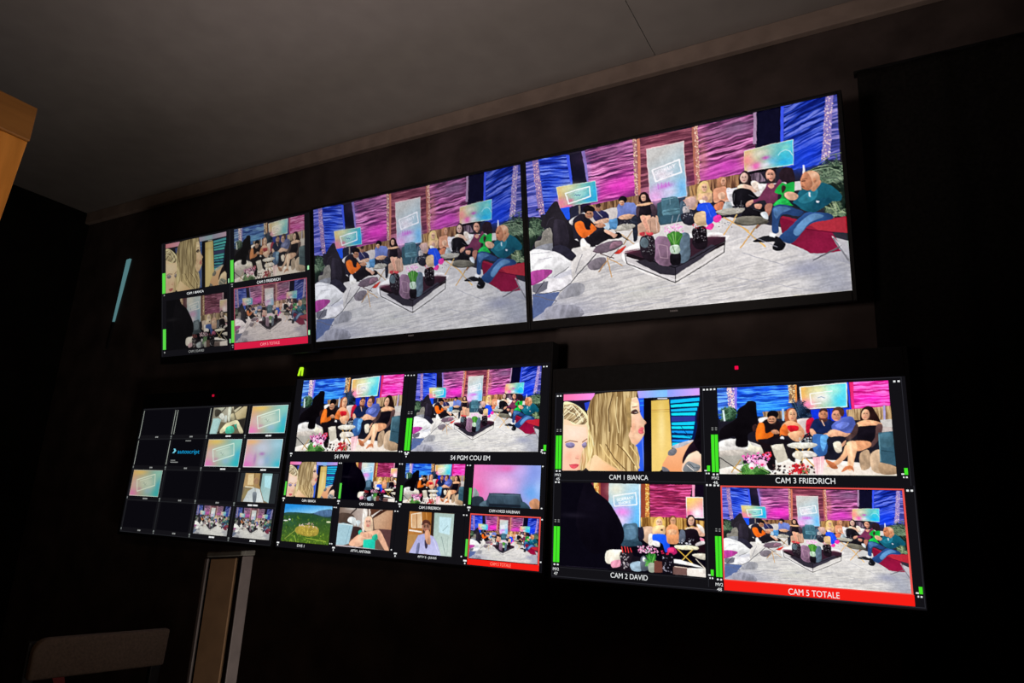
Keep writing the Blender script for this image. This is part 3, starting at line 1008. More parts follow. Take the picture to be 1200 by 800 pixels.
ART['cam2'] = '''bg 0c0a14
p 6c2838 342,-2 651,-1 651,391 343,298
p b06838 436,-1 506,-2 509,135 459,119
d fff0b0 f0b050 60 13.0 ; 436,-1 506,-2 509,135 459,119
p a85838 506,2 525,1 529,152 510,152
g c0d8e0 58a8e0 783,42 967,499 ; 636,3 1036,6 1029,496 800,506 632,219
b f0e0c0 .6 727,78 113,104
b f088e0 .9 801,334 130,68
b f8d0f0 .8 782,438 112,68
b 60b8f0 .7 1004,344 73,135
l 12.7 f8f8f8 693,151 973,106 986,243 707,269 693,151
l 7.2 f0f8f8 759,182 748,179 739,187 741,206 752,210 762,204 761,193 752,195
l 7.2 f0f8f8 790,172 769,176 772,207 794,203
l 7.2 f0f8f8 771,191 787,189
l 7.2 f0f8f8 803,202 800,171 819,169 820,181 802,186 824,198
l 7.2 f0f8f8 834,196 832,165 844,185 850,162 855,193
l 7.2 f0f8f8 865,191 872,158 886,187
l 7.2 f0f8f8 868,179 880,177
l 7.1 f0f8f8 896,186 892,155 916,182 913,151
l 7.1 f0f8f8 923,150 935,163 943,146
l 7.1 f0f8f8 935,163 936,179
l 7.2 f0f8f8 782,221 767,221 761,229 784,238 779,247 764,247
l 7.2 f0f8f8 796,245 792,217
l 7.2 f0f8f8 817,241 814,214
l 7.2 f0f8f8 794,231 816,227
l 7.2 f0f8f8 838,238 826,231 825,220 835,210 847,217 848,228 838,238
l 7.2 f0f8f8 859,234 856,207 875,205 876,216 857,221 881,231
l 7.1 f0f8f8 909,199 887,202 891,229 912,226
l 7.1 f0f8f8 889,216 906,213
l 10.6 ffffff 1021,10 1021,496
p 8c4430 1036,6 1098,5 1098,425 1033,428
p c07838 1094,5 1141,4 1141,424 1091,426
d fff0a0 f0b050 110 12.3 ; 1094,5 1141,4 1141,424 1091,426
w a03058 e060a0 681c40 -1 24 ; 1145,7 1653,4 1572,341 1565,390 1149,390
b e040a0 .6 1398,330 175,49
p f0a0c0 1646,4 1677,4 1672,136 1644,137
p 140c1c 1677,4 1778,2 1774,137 1675,136
p f8f0f0 1572,139 1767,137 1770,369 1575,370
g f0d070 f090b8 1609,174 1727,319 ; 1582,149 1763,147 1763,357 1582,360
b f060a0 .8 1617,323 51,39
b ffffff .8 1693,320 68,65
p 181020 1575,370 1773,369 1776,415 1571,407
w b08444 d8b068 6c4824 90 30 ; 1033,387 1221,374 1503,373 1773,399 1771,496 1040,512
s c8a890 1021,513 1184,489 1183,606 1129,676 1039,614
s f0e8e0 1129,576 1183,573 1200,672 1129,693
s 486478 819,488 893,464 989,464 1002,615 1002,683 818,675
s 5c7c94 838,504 967,492 973,617 856,639
l 7.1 80a4b8 856,520 959,509
s 304858 800,659 1002,649 1038,698 818,726
s 202030 1003,531 1058,495 1075,612 1020,648
s e8c068 1177,506 1203,405 1257,372 1299,384 1327,466 1308,550 1201,572
s f0c0a0 1295,434 1287,462 1268,480 1243,481 1224,465 1217,438 1224,410 1244,392 1268,391 1288,407
b b18e76 .55 1277,444 13,38
l 6.5 645043 1234,430 1250,429
l 6.5 645043 1261,428 1276,430
l 3.0 645043 1233,422 1250,419
l 3.0 645043 1261,419 1278,421
l 5.3 b04848 1245,461 1264,460
l 4.6 b18e76 1254,434 1257,445
s f4c898 1184,489 1309,467 1326,550 1290,585 1190,573
s 403028 1298,518 1295,524 1288,528 1279,528 1272,525 1269,519 1272,513 1279,509 1288,509 1295,512
s 2058e8 1172,590 1201,565 1325,573 1377,696 1323,759 1289,668 1183,640
s f8f0f0 1183,640 1254,653 1253,703 1182,690
s 7c5030 1362,415 1398,357 1447,365 1457,428 1415,446
s e8b088 1450,411 1444,437 1428,453 1408,454 1393,439 1387,414 1393,388 1409,372 1429,371 1444,386
b ab8264 .55 1436,421 10,35
l 5.2 614939 1401,407 1414,406
l 5.2 614939 1422,406 1434,407
l 2.5 614939 1400,400 1414,397
l 2.5 614939 1423,397 1436,399
l 4.3 b04848 1410,436 1425,435
l 3.7 ab8264 1417,411 1420,421
s e8a070 1337,499 1397,447 1467,477 1486,592 1464,658 1360,664 1336,599
s f0b890 1361,515 1449,511 1448,560 1361,565
s 28141c 1571,423 1589,350 1641,338 1675,386 1684,468 1639,453 1588,472
s e8b8a0 1661,403 1654,432 1636,451 1615,452 1598,435 1592,406 1599,377 1617,358 1638,357 1655,374
b ab8876 .55 1645,414 11,40
l 5.7 614d43 1608,398 1621,397
l 5.7 614d43 1631,396 1644,398
l 2.7 614d43 1606,389 1622,387
l 2.7 614d43 1631,387 1646,389
l 4.7 b04848 1617,430 1633,430
l 4.0 ab8876 1625,402 1628,414
s e8b8a0 1553,490 1673,468 1758,497 1770,561 1672,550
s 181018 1542,523 1605,487 1690,500 1723,580 1766,610 1721,677 1653,665 1569,620
s ece0d8 1691,435 1758,464 1771,529 1724,499
s 606878 1501,508 1553,523 1551,621 1482,641
d f0f0f8 403c48 30 15.3 ; 1465,593 1655,583 1653,665 1464,675
s f080a0 1723,580 1766,594 1766,626 1729,619
s 201018 1671,631 1772,642 1777,771 1687,712
s d8d0d0 1671,648 1756,611 1772,642 1687,673
s b02868 1352,714 1429,703 1456,758 1393,787 1352,764
s f04080 1366,713 1422,713 1415,753 1366,753
s f0e8c8 1447,676 1670,674 1687,712 1464,714
l 10.0 f0c868 1636,715 1497,853
l 10.1 e8b850 1464,718 1667,891
s d8d0c0 1635,764 1777,749 1780,813 1669,794
s f8f0e8 1410,826 1768,901 1780,996 1409,957
p e8e0d8 1427,874 1565,898 1777,964 1776,1000 1408,990
l 8.3 e8d8c8 1668,810 1768,901
l 8.3 181018 1685,809 1775,884
p 0d0b14 -5,0 401,-3 479,118 594,203 689,304 763,422 819,539 822,641 762,729 593,790 612,909 631,976 2,999
s 100d16 323,-20 401,49 517,135 632,219 707,320 782,438 826,556 818,658 744,747 593,790 402,818 206,479
b 282430 .6 166,392 158,28
l 5.6 24202c 2,996 631,986
s f4ecdc 612,789 781,762 818,794 799,897 612,926
s e09ab0 669,905 781,881 799,965 687,972
s 201820 781,796 928,788 946,988 631,976 780,949
d e0d8d8 403848 40 16.0 ; 788,796 892,790 891,958 791,965
l 12.5 f05048 800,727 811,795
l 12.4 e83c40 837,725 848,786
l 10.6 f04844 870,730 884,790
l 10.6 e83c40 903,739 921,782
p 18141c 928,822 1768,901 1565,914 1408,990 891,958
s a0b8c8 909,907 1037,882 1036,982 927,983
s 5c6470 1030,849 1074,813 1116,877 1126,960 1036,976
s f0f0f8 1088,852 1084,868 1075,878 1064,879 1055,870 1052,854 1055,838 1064,828 1075,828 1084,837
s 206028 1110,811 1182,782 1217,804 1199,872 1173,973 1133,976 1116,877
F 78d060 206428 18 8.6 1155,924 85,149
l 6.9 60b850 1128,776 1162,941
l 6.9 80d060 1199,789 1166,891
l 6.9 408838 1182,773 1145,875
s a0a898 1127,893 1198,889 1190,982 1126,980
d ffd0e8 f070a8 60 17.5 ; 987,710 1146,702 1271,752 1252,802 1146,775 1001,784
d ffffff f8b0d0 20 15.8 ; 1020,715 1146,725 1146,775 1020,783
p 6c4038 1192,856 1287,866 1286,982 1190,988
s 141018 1288,800 1411,777 1401,990 1304,981
d d0d0e0 302838 30 13.7 ; 1281,801 1411,786 1391,975 1297,965
d f03c60 c02048 14 15.4 ; 1271,735 1376,729 1376,779 1281,784
p 705450 1409,908 1571,914 1567,992 1408,990
l 8.5 e0c8b8 1427,907 1571,914'''
ART['cam4'] = '''bg c8a0e0
g f080c0 a0b0f0 89,524 1735,481 ; -51,-34 1818,-55 1857,1038 6,1115
b f060b0 .8 912,84 322,96
b f078c8 .6 328,60 222,98
b f8c0f0 .9 820,440 323,192
b 8098e8 .8 1587,201 241,284
b 60a8f0 .8 1569,642 276,219
b f068b0 .7 169,620 148,163
b d0b8f8 .7 1235,143 211,127
b b8d0ff .6 1736,512 102,187
s 90a0a0 38,558 172,685 178,815 27,787
s 283440 12,788 288,779 334,972 188,1010 8,997
s 587080 257,910 438,839 482,998 224,995
s 2c3c4c 454,709 540,674 1221,672 1293,714 1312,997 460,999
s 3c5060 491,714 867,702 876,906 500,920
s 3c5060 896,708 1272,702 1280,917 905,918
l 10.3 607888 506,720 1258,709
s 304858 1300,872 1404,855 1548,994 1305,998
s d89870 1515,864 1642,765 1767,811 1768,998 1582,993
p 18202c 478,921 1302,922 1304,979 467,986'''
ART['dve'] = '''bg 405820
g 2890e0 90d0f8 799,-2 834,227 ; -82,-32 1834,-92 1896,273 -29,347
s 28483c -16,258 417,213 1079,212 1389,121 1787,102 1856,389 -12,464
s 507098 1120,217 1389,121 1788,107 1772,250 1538,287 1246,241
g 2c5030 4c6c20 848,313 956,1011 ; -33,317 834,227 1826,333 1822,1026 -61,1033
b 204828 .7 852,342 534,75
b 306040 .6 292,510 252,88
d 608430 2c5020 160 50.3 ; 10,316 1777,278 1795,984 -3,985
d 88a838 40681c 100 50.8 ; 30,759 1734,739 1775,985 21,999
s f8f8f0 181,444 166,454 125,461 72,463 29,459 12,451 27,442 68,435 121,433 164,436
s ffffff 286,411 280,423 260,431 234,432 212,426 202,414 208,402 228,394 254,393 276,399
s e8f0c0 1775,409 1762,423 1724,433 1674,435 1633,429 1615,416 1628,402 1667,392 1716,390 1758,397
s b09c40 502,649 718,551 1297,556 1346,757 1009,820 583,763
d e8d060 807020 50 35.7 ; 540,618 1302,585 1334,787 624,761
d ffe8e0 b08870 40 32.0 ; 611,503 871,463 1317,474 1339,612 1017,603 637,567
l 18.2 98a848 140,933 528,677
l 17.9 a8c050 508,826 580,971
l 14.2 b0c848 933,865 1682,916'''
ART['at1'] = '''bg 6c5448
g 806c60 c0b0a8 -3,79 812,15 ; -12,0 846,-8 926,594 430,510 2,448
b d8d8d0 .7 443,18 222,33
l 39.3 382c28 388,173 577,15
s 4c3c34 7,163 385,146 547,250 423,453 37,418
s f0e8e0 811,4 942,4 958,285 889,596 823,431
s e8d8cc 993,8 1065,10 1051,170 1015,171
p 5c3828 1029,6 1769,-5 1705,30 1131,221
p e8e0d8 1087,168 1386,7 1457,9 1129,210
p 3c2018 1388,18 1578,20 1574,90 1169,235 1145,193
g d0a888 b88868 1348,237 1730,435 ; 1578,20 1777,6 1794,486 1241,497 1169,235
p 5c3c3c 1383,483 1794,486 1789,929 1568,777
s 3c2828 430,510 801,489 794,715 548,845
p a8ccd8 7,425 188,398 526,431 442,910 256,963 9,969
l 16.5 80a8b8 423,453 328,918
l 20.1 e0f0f0 38,423 496,438
s e8f0f0 319,346 360,248 470,226 588,276 609,443 493,410
s d0dce0 603,331 703,303 761,351 687,467
p c8bcc0 9,969 487,965 1088,979 1778,996 1238,997 13,1010
s e8c8a8 889,316 947,202 1091,195 1167,329 1190,550 1108,583 959,564 896,483
s f0b8a0 1110,332 1101,408 1056,457 994,460 937,417 907,343 917,267 961,219 1024,216 1080,259
b b18876 .55 1068,360 31,117
l 15.2 644d43 951,323 991,318
l 15.2 644d43 1018,317 1057,320
l 7.2 644d43 942,300 987,293
l 7.2 644d43 1015,291 1059,297
l 12.5 b04848 991,405 1038,404
l 10.8 b18876 1003,331 1016,363
l 12.8 402828 949,330 985,322
l 12.8 402828 1035,314 1071,312
l 16.1 d04048 985,433 1050,430
s f0b898 442,910 679,694 926,594 1176,551 1387,510 1552,666 1762,986 1635,996 1343,708 1050,698 831,712 637,954
s f4c0a0 757,717 1115,638 1271,712 1062,782 860,938 637,954
s 30c8a8 724,578 809,544 842,627 750,661
s 28b090 1181,690 1329,614 1368,734 1247,798
g 28d8b8 20c8b0 956,818 1234,969 ; 914,781 1203,745 1304,794 1309,986 925,974
s f0b898 816,600 1111,610 1195,689 1054,726 827,684'''
ART['at2'] = '''bg 8c5828
g c08040 a06020 23,136 974,177 ; -58,1 975,-8 1063,626 708,577 -68,609
p f8e8d0 68,67 235,42 489,10 569,386 125,402
g d8a878 e8c8a0 148,200 449,325 ; 105,79 482,37 523,375 156,388
l 27.1 8c5020 295,61 349,394
p f8f0e8 40,439 559,465 564,498 47,478
p b07030 32,392 551,413 557,452 40,439
l 26.6 d89850 679,19 730,217
p 2c1c18 894,-6 1013,-2 1049,562 917,536
g a8c0b8 c8d8d0 1230,104 1587,882 ; 1004,5 1779,6 1777,999 1348,1000 1032,595
p c8e8f0 1208,92 1678,105 1643,506 1224,459
l 12.5 708888 1376,422 1566,288
l 12.5 708888 1341,550 1548,976
l 12.3 90a8a0 1597,539 1598,973
p b88850 -53,562 428,543 168,991 -5,968
g b0b0e0 c8c8f0 708,577 822,986 ; 104,1007 431,562 697,506 1028,563 1206,714 1378,998 1037,1005 769,989 446,1001
s 7c80a8 411,784 516,747 500,992 390,991
s 383048 700,674 803,637 831,828 749,851
l 21.2 e0e0ff 1036,627 1291,960
s b88068 889,343 869,427 790,482 684,486 589,438 542,354 563,268 643,213 750,210 845,260
b 885e4c .55 816,374 48,153
l 23.7 4d352b 618,332 687,326
l 23.7 4d352b 734,325 801,328
l 11.2 4d352b 605,306 683,298
l 11.2 4d352b 730,296 806,302
l 19.5 b04848 683,425 763,423
l 16.7 885e4c 707,342 728,377
s 583028 537,322 576,214 703,184 851,226 885,310 715,263
s 402824 607,418 738,491 867,408 857,493 755,529 631,502
l 17.5 301818 631,358 685,356
l 17.4 301818 761,353 815,352
s d8a080 679,533 740,433 850,441 931,631 928,759 785,734'''
ART['logo'] = '''bg b8c8c0
g d8a878 60b8c0 61,232 1734,540 ; -95,-33 1836,-27 1870,1047 -30,1045
b e8c060 .9 442,86 409,114
b e878c0 .9 144,899 355,224
b d8a8c0 .6 223,531 306,226
b c8d8c8 .9 926,498 554,262
b 90d0c0 .8 1564,134 300,188
b 28b8c0 .9 1691,867 296,183
b 30b0d0 .7 1641,576 149,185
b 90b8d8 .7 1081,792 200,111
l 35.6 e0f0e0 316,383 1367,154 1461,575 452,819 316,383
l 26.6 d8e8d8 507,422 1188,279
l 17.6 889890 728,519 792,483 859,572 928,506
l 22.0 a8c0a8 796,608 990,572
b c080a8 .5 564,717 121,52
l 22.6 f0fff8 -5,6 1773,10 1772,990 9,986 -5,6'''
ART['logo2'] = '''bg b8c8c0
g d8a8a0 78b8c8 31,227 1788,518 ; -128,-32 1839,-17 1877,1010 -56,1027
b e8b070 .9 312,100 358,97
b e068c0 .9 168,881 355,183
b d098c8 .8 275,664 304,221
b c0c8d8 .9 859,303 451,221
b a8d0e0 .7 1534,197 295,146
b 30b8c8 .9 1755,871 290,142
b a060a8 .8 851,519 130,58
b 9858a8 .5 536,700 60,183
b c8c8e8 .8 858,805 199,181
b 80a8d0 .6 1142,733 148,180
l 22.4 f0fff8 5,6 1766,11 1774,976 16,983 5,6'''
ART['at1b'] = '''bg 68604c
g 888474 b0ac98 214,169 849,103 ; 0,-1 885,9 827,595 -24,474
b c8d0b8 .7 415,61 215,52
s 3c3830 94,93 366,97 443,247 184,359
l 37.0 282420 437,209 655,27
s d8dcc8 808,-7 956,-4 977,518 861,479
s c8c0a8 987,-4 1071,-3 1075,180
p 38342c 1074,12 1608,-1 1188,218
p c8c0a0 1099,143 1404,3 1507,4 1188,218
g c8b890 a89870 1495,185 1692,371 ; 1608,-1 1776,1 1805,410 1347,482 1174,255
p 2c2824 1354,520 1762,447 1789,992 1670,993 1370,597
p a8ccc8 70,420 336,414 509,461 387,1006 -1,999
l 18.9 78a09c 457,484 357,956
s e0e4d8 383,360 421,247 563,248 635,363 600,485
s c8d0c8 654,348 781,326 814,517 711,556
s b0a888 989,290 1121,254 1232,443 1139,519 1024,480
s e0d8b0 522,915 779,634 1038,557 1351,505 1547,675 1780,952 1615,993 1332,675 1067,714 720,955
s 50c0a0 839,793 1013,714 1217,753 1289,953 894,987
s 309880 1234,675 1378,636 1404,873
s 2c2824 380,956 538,874 557,997'''
ART['at2b'] = '''bg 807058
g b89868 a08050 294,144 988,397 ; 53,-1 1065,-2 1194,525 -3,485
p e0c898 220,51 571,32 639,405 260,413
l 38.9 604828 643,17 698,337
p e8e0c0 118,456 681,470 690,510 128,496
p 3c3430 990,-1 1139,-3 1145,526 1013,397
g 90b8b8 a8c8c8 1295,127 1697,775 ; 1139,-3 1818,0 1800,1000 1437,913 1145,526
p b0e0e8 1282,74 1751,80 1757,512 1375,455
p 908058 142,549 521,540 227,881 -2,887
s a07c5c 956,265 942,336 872,381 772,383 680,341 631,272 644,201 715,156 816,154 908,196
g c0c8c8 d8e0e0 663,604 870,929 ; 127,990 365,624 712,496 1098,541 1452,978
l 29.0 908870 739,403 912,796
s 707880 680,670 929,663 958,979 781,971'''


# ------------------------------------------------------------------ materials
def material(name, color, rough=.6, metal=0.0, noise=0.0, scale=40, bump=0.0, spec=.4):
    m = bpy.data.materials.new(name)
    m.use_nodes = True
    nt = m.node_tree
    b = nt.nodes['Principled BSDF']
    b.inputs['Base Color'].default_value = (*color, 1)
    b.inputs['Roughness'].default_value = rough
    b.inputs['Metallic'].default_value = metal
    b.inputs['Specular IOR Level'].default_value = spec
    if noise or bump:
        t = nt.nodes.new('ShaderNodeTexNoise')
        t.inputs['Scale'].default_value = scale
        t.inputs['Detail'].default_value = 6
        g = nt.nodes.new('ShaderNodeTexCoord')
        nt.links.new(g.outputs['Object'], t.inputs['Vector'])
        if noise:
            r = nt.nodes.new('ShaderNodeValToRGB')
            r.color_ramp.elements[0].position, r.color_ramp.elements[1].position = .3, .7
            r.color_ramp.elements[0].color = (*[c * (1 - noise) for c in color], 1)
            r.color_ramp.elements[1].color = (*[min(1, c * (1 + noise)) for c in color], 1)
            nt.links.new(t.outputs['Fac'], r.inputs['Fac'])
            nt.links.new(r.outputs['Color'], b.inputs['Base Color'])
        if bump:
            u = nt.nodes.new('ShaderNodeBump')
            u.inputs['Strength'].default_value = bump
            u.inputs['Distance'].default_value = .004
            nt.links.new(t.outputs['Fac'], u.inputs['Height'])
            nt.links.new(u.outputs['Normal'], b.inputs['Normal'])
    return m


def wood_material(name, dark, light, rough=.5, axis=2):
    m = bpy.data.materials.new(name)
    m.use_nodes = True
    nt = m.node_tree
    b = nt.nodes['Principled BSDF']
    b.inputs['Roughness'].default_value = rough
    g = nt.nodes.new('ShaderNodeTexCoord')
    mp = nt.nodes.new('ShaderNodeMapping')
    sc = [14, 14, 14]
    sc[axis] = 1.2
    mp.inputs['Scale'].default_value = sc
    n = nt.nodes.new('ShaderNodeTexNoise')
    n.inputs['Scale'].default_value = 2.2
    n.inputs['Detail'].default_value = 8
    n.inputs['Distortion'].default_value = .6
    r = nt.nodes.new('ShaderNodeValToRGB')
    r.color_ramp.elements[0].position, r.color_ramp.elements[1].position = .3, .72
    r.color_ramp.elements[0].color, r.color_ramp.elements[1].color = (*dark, 1), (*light, 1)
    nt.links.new(g.outputs['Object'], mp.inputs['Vector'])
    nt.links.new(mp.outputs['Vector'], n.inputs['Vector'])
    nt.links.new(n.outputs['Fac'], r.inputs['Fac'])
    nt.links.new(r.outputs['Color'], b.inputs['Base Color'])
    return m


def glow(name, color, strength=1.0):
    m = bpy.data.materials.new(name)
    m.use_nodes = True
    nt = m.node_tree
    nt.nodes.clear()
    out = nt.nodes.new('ShaderNodeOutputMaterial')
    e = nt.nodes.new('ShaderNodeEmission')
    e.inputs['Color'].default_value = (*lin(np.array(color) / 255.0), 1)
    e.inputs['Strength'].default_value = strength
    nt.links.new(e.outputs[0], out.inputs['Surface'])
    return m


def picture_material():
    m = bpy.data.materials.new('lit_picture')
    m.use_nodes = True
    nt = m.node_tree
    nt.nodes.clear()
    out = nt.nodes.new('ShaderNodeOutputMaterial')
    e = nt.nodes.new('ShaderNodeEmission')
    a = nt.nodes.new('ShaderNodeAttribute')
    a.attribute_name = 'picture'
    nt.links.new(a.outputs['Color'], e.inputs['Color'])
    nt.links.new(e.outputs[0], out.inputs['Surface'])
    return m


M_PIC = picture_material()
M_PLASTIC = material('black_plastic', (.010, .010, .011), .5, noise=.25, scale=60, spec=.22)
M_METAL = material('dark_metal', (.05, .05, .052), .45, .7, noise=.2, scale=30)
M_MARK = material('grey_print', (.28, .27, .28), .5, noise=.1)
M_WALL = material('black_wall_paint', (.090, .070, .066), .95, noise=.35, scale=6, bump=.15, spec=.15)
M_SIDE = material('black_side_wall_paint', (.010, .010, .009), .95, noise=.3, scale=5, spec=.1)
M_CEIL = material('grey_ceiling_paint', (.33, .31, .30), .95, noise=.06, scale=9, bump=.1, spec=.2)
M_SHADOW = material('shadow_black', (.016, .015, .014), 1.0, noise=.3, scale=90, spec=.05)  # dark tone for the shaded right part of the wall
M_TRIM = material('brown_trim_paint', (.38, .30, .26), .85, noise=.15, scale=12, spec=.2)
M_FLOOR = material('dark_carpet', (.012, .011, .011), 1.0, noise=.5, scale=220, bump=.5, spec=.05)
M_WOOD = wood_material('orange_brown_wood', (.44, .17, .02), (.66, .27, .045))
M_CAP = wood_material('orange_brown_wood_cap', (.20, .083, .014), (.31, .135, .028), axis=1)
M_PANEL = material('brown_board', (.15, .09, .045), .75, noise=.15, scale=25)
M_PALE = material('pale_edge_laminate', (.040, .034, .033), .6, noise=.15, scale=40)
M_SHADOWGAP = material('dark_red_laminate', (.035, .010, .012), .8, noise=.2)
M_CAPDARK = material('dark_cap', (.035, .035, .03), .7, noise=.3, scale=30)
M_PAD = material('grey_brown_fabric', (.085, .062, .048), .95, noise=.2, scale=150, bump=.4)
M_RED = material('dark_red_fabric', (.14, .02, .02), .9, noise=.2)
G_BLACK = glow('screen_black_level', (19, 18, 22))
G_CELL = glow('cell_black', (10, 9, 14))
G_GRID = glow('grid_line_grey', (44, 44, 50))
G_WHITE = glow('caption_white', (236, 238, 238))
G_DIM = glow('dim_white', (150, 152, 150))
G_WIRE = glow('empty_meter_white', (165, 172, 162))
G_GREEN = glow('meter_green', (70, 230, 40))
G_GREEN2 = glow('meter_green_pale', (88, 214, 70))
G_TALLY = glow('tally_red', (246, 30, 22))
G_TALLYP = glow('tally_crimson', (212, 28, 66))
G_EDGE = glow('tally_edge', (238, 84, 76))
G_EDGEP = glow('tally_edge_dull', (158, 74, 92))
G_REDLED = glow('red_led', (244, 10, 72))
G_LIME = glow('lime_led', (190, 250, 40))
G_CYAN = glow('logo_cyan', (18, 150, 205))
G_CYANP = glow('logo_pale_cyan', (120, 205, 225))
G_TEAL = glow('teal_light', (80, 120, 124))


# ------------------------------------------------------------------ building helpers
def link(name, me, parent=None, mats=(), loc=None):
    o = bpy.data.objects.new(name, me)
    COL.objects.link(o)
    for m in mats:
        me.materials.append(m)
    if parent:
        o.parent = parent
    if loc:
        o.location = loc
    return o


def empty(name, loc=(0, 0, 0), label=None, cat=None, group=None):
    o = bpy.data.objects.new(name, None)
    COL.objects.link(o)
    o.location = loc
    o.empty_display_size = .1
    if label:
        o['label'] = label
    if cat:
        o['category'] = cat
    if group:
        o['group'] = group
    return o


def box(bm, lo, hi, mat=0):
    x0, y0, z0 = lo
    x1, y1, z1 = hi
    v = [bm.verts.new(p) for p in ((x0, y0, z0), (x1, y0, z0), (x1, y1, z0), (x0, y1, z0), (x0, y0, z1), (x1, y0, z1), (x1, y1, z1), (x0, y1, z1))]
    for f in ((0, 3, 2, 1), (4, 5, 6, 7), (0, 1, 5, 4), (1, 2, 6, 5), (2, 3, 7, 6), (3, 0, 4, 7)):
        bm.faces.new([v[i] for i in f]).material_index = mat


def solid(bm, front, off, mat=0):
    """a prism: the outline 'front' and the same outline moved by off"""
    a = [bm.verts.new(p) for p in front]
    b = [bm.verts.new(Vector(p) + Vector(off)) for p in front]
    n = len(a)
    bm.faces.new(a).material_index = mat
    bm.faces.new(b[::-1]).material_index = mat
    for i in range(n):
        bm.faces.new((a[i], b[i], b[(i + 1) % n], a[(i + 1) % n])).material_index = mat


def build(name, bm, mats, parent=None, bevel=0.0, seg=2, smooth=False):
    bmesh.ops.recalc_face_normals(bm, faces=bm.faces)
    me = bpy.data.meshes.new(name)
    bm.to_mesh(me)
    bm.free()
    o = link(name, me, parent, mats)
    if bevel:
        md = o.modifiers.new('bevel', 'BEVEL')
        md.width, md.segments, md.limit_method = bevel, seg, 'ANGLE'
    if smooth:
        for p in me.polygons:
            p.use_smooth = True
    return o


def structure(o):
    o['kind'] = 'structure'
    return o


# ------------------------------------------------------------------ the room
WALL_Y, CEIL_Z, LEFT_X = 2.36, EYE + 1.79, -4.62
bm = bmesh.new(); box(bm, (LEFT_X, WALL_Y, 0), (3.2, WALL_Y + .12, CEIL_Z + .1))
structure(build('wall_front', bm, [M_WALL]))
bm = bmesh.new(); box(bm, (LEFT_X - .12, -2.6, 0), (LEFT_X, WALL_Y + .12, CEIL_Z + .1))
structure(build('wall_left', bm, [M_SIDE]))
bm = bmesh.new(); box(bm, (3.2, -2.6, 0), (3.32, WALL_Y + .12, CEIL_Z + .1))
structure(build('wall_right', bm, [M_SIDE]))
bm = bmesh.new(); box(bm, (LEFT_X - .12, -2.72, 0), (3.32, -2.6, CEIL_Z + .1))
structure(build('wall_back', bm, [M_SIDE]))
bm = bmesh.new(); box(bm, (LEFT_X - .12, -2.72, -.1), (3.32, WALL_Y + .12, 0))
structure(build('floor', bm, [M_FLOOR]))
# the ceiling boards meet in one fine seam that runs towards the screen wall
bm = bmesh.new()
box(bm, (LEFT_X, -2.6, CEIL_Z), (-.7605, WALL_Y, CEIL_Z + .1))
box(bm, (-.7575, -2.6, CEIL_Z), (3.2, WALL_Y, CEIL_Z + .1))
box(bm, (-.7605, -2.6, CEIL_Z + .006), (-.7575, WALL_Y, CEIL_Z + .1))
structure(build('ceiling', bm, [M_CEIL]))
bm = bmesh.new(); box(bm, (LEFT_X, WALL_Y - .03, CEIL_Z - .075), (3.2, WALL_Y, CEIL_Z))
structure(build('trim_1', bm, [M_TRIM], bevel=.004))

# the dark layer that stands in for shade on the wall to the right of the monitors
cur = empty('wall_shadow', (1.0, 2.33, 0), 'dark layer standing in for shade on the wall to the right of the monitors', 'shadow')
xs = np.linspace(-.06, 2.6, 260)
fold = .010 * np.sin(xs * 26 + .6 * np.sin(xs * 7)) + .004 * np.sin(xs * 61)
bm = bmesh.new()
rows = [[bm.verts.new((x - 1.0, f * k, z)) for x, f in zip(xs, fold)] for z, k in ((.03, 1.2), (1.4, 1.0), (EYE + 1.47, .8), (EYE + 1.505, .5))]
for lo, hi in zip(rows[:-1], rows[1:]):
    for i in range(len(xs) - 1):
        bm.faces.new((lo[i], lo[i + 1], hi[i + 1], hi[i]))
cl = build('overlay', bm, [M_SHADOW], cur, smooth=True)
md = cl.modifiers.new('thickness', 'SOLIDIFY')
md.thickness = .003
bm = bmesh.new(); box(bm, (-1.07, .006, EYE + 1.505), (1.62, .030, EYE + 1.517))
build('rail', bm, [M_PLASTIC], cur)  # top edge of the added shade layer, not a fitted part

# ------------------------------------------------------------------ the monitors
PAINT = {}


def painting(name, size):
    big = {'totale': 540, 'cam3': 400, 'cam1': 400, 'cam2': 400}.get(name, 240)
    if name not in PAINT:
        loose = {'cam1': .35, 'cam4': .5, 'logo': .3, 'logo2': .3}.get(name, 1.0)
        PAINT[name] = Picture(big).run(ART[name].split('\n')).finish(loose, loose).c
    return resample(PAINT[name], round(size * 16 / 9), size)


def tone(c, gain=1.0, sat=1.0, tint=(1, 1, 1), lift=0.0, con=1.0):
    g = (c @ np.array([.3, .59, .11]))[..., None]
    c = g + (c - g) * sat
    c = (c - .5) * con + .5
    return np.clip(c * gain * np.array(tint) + lift, 0, 1)


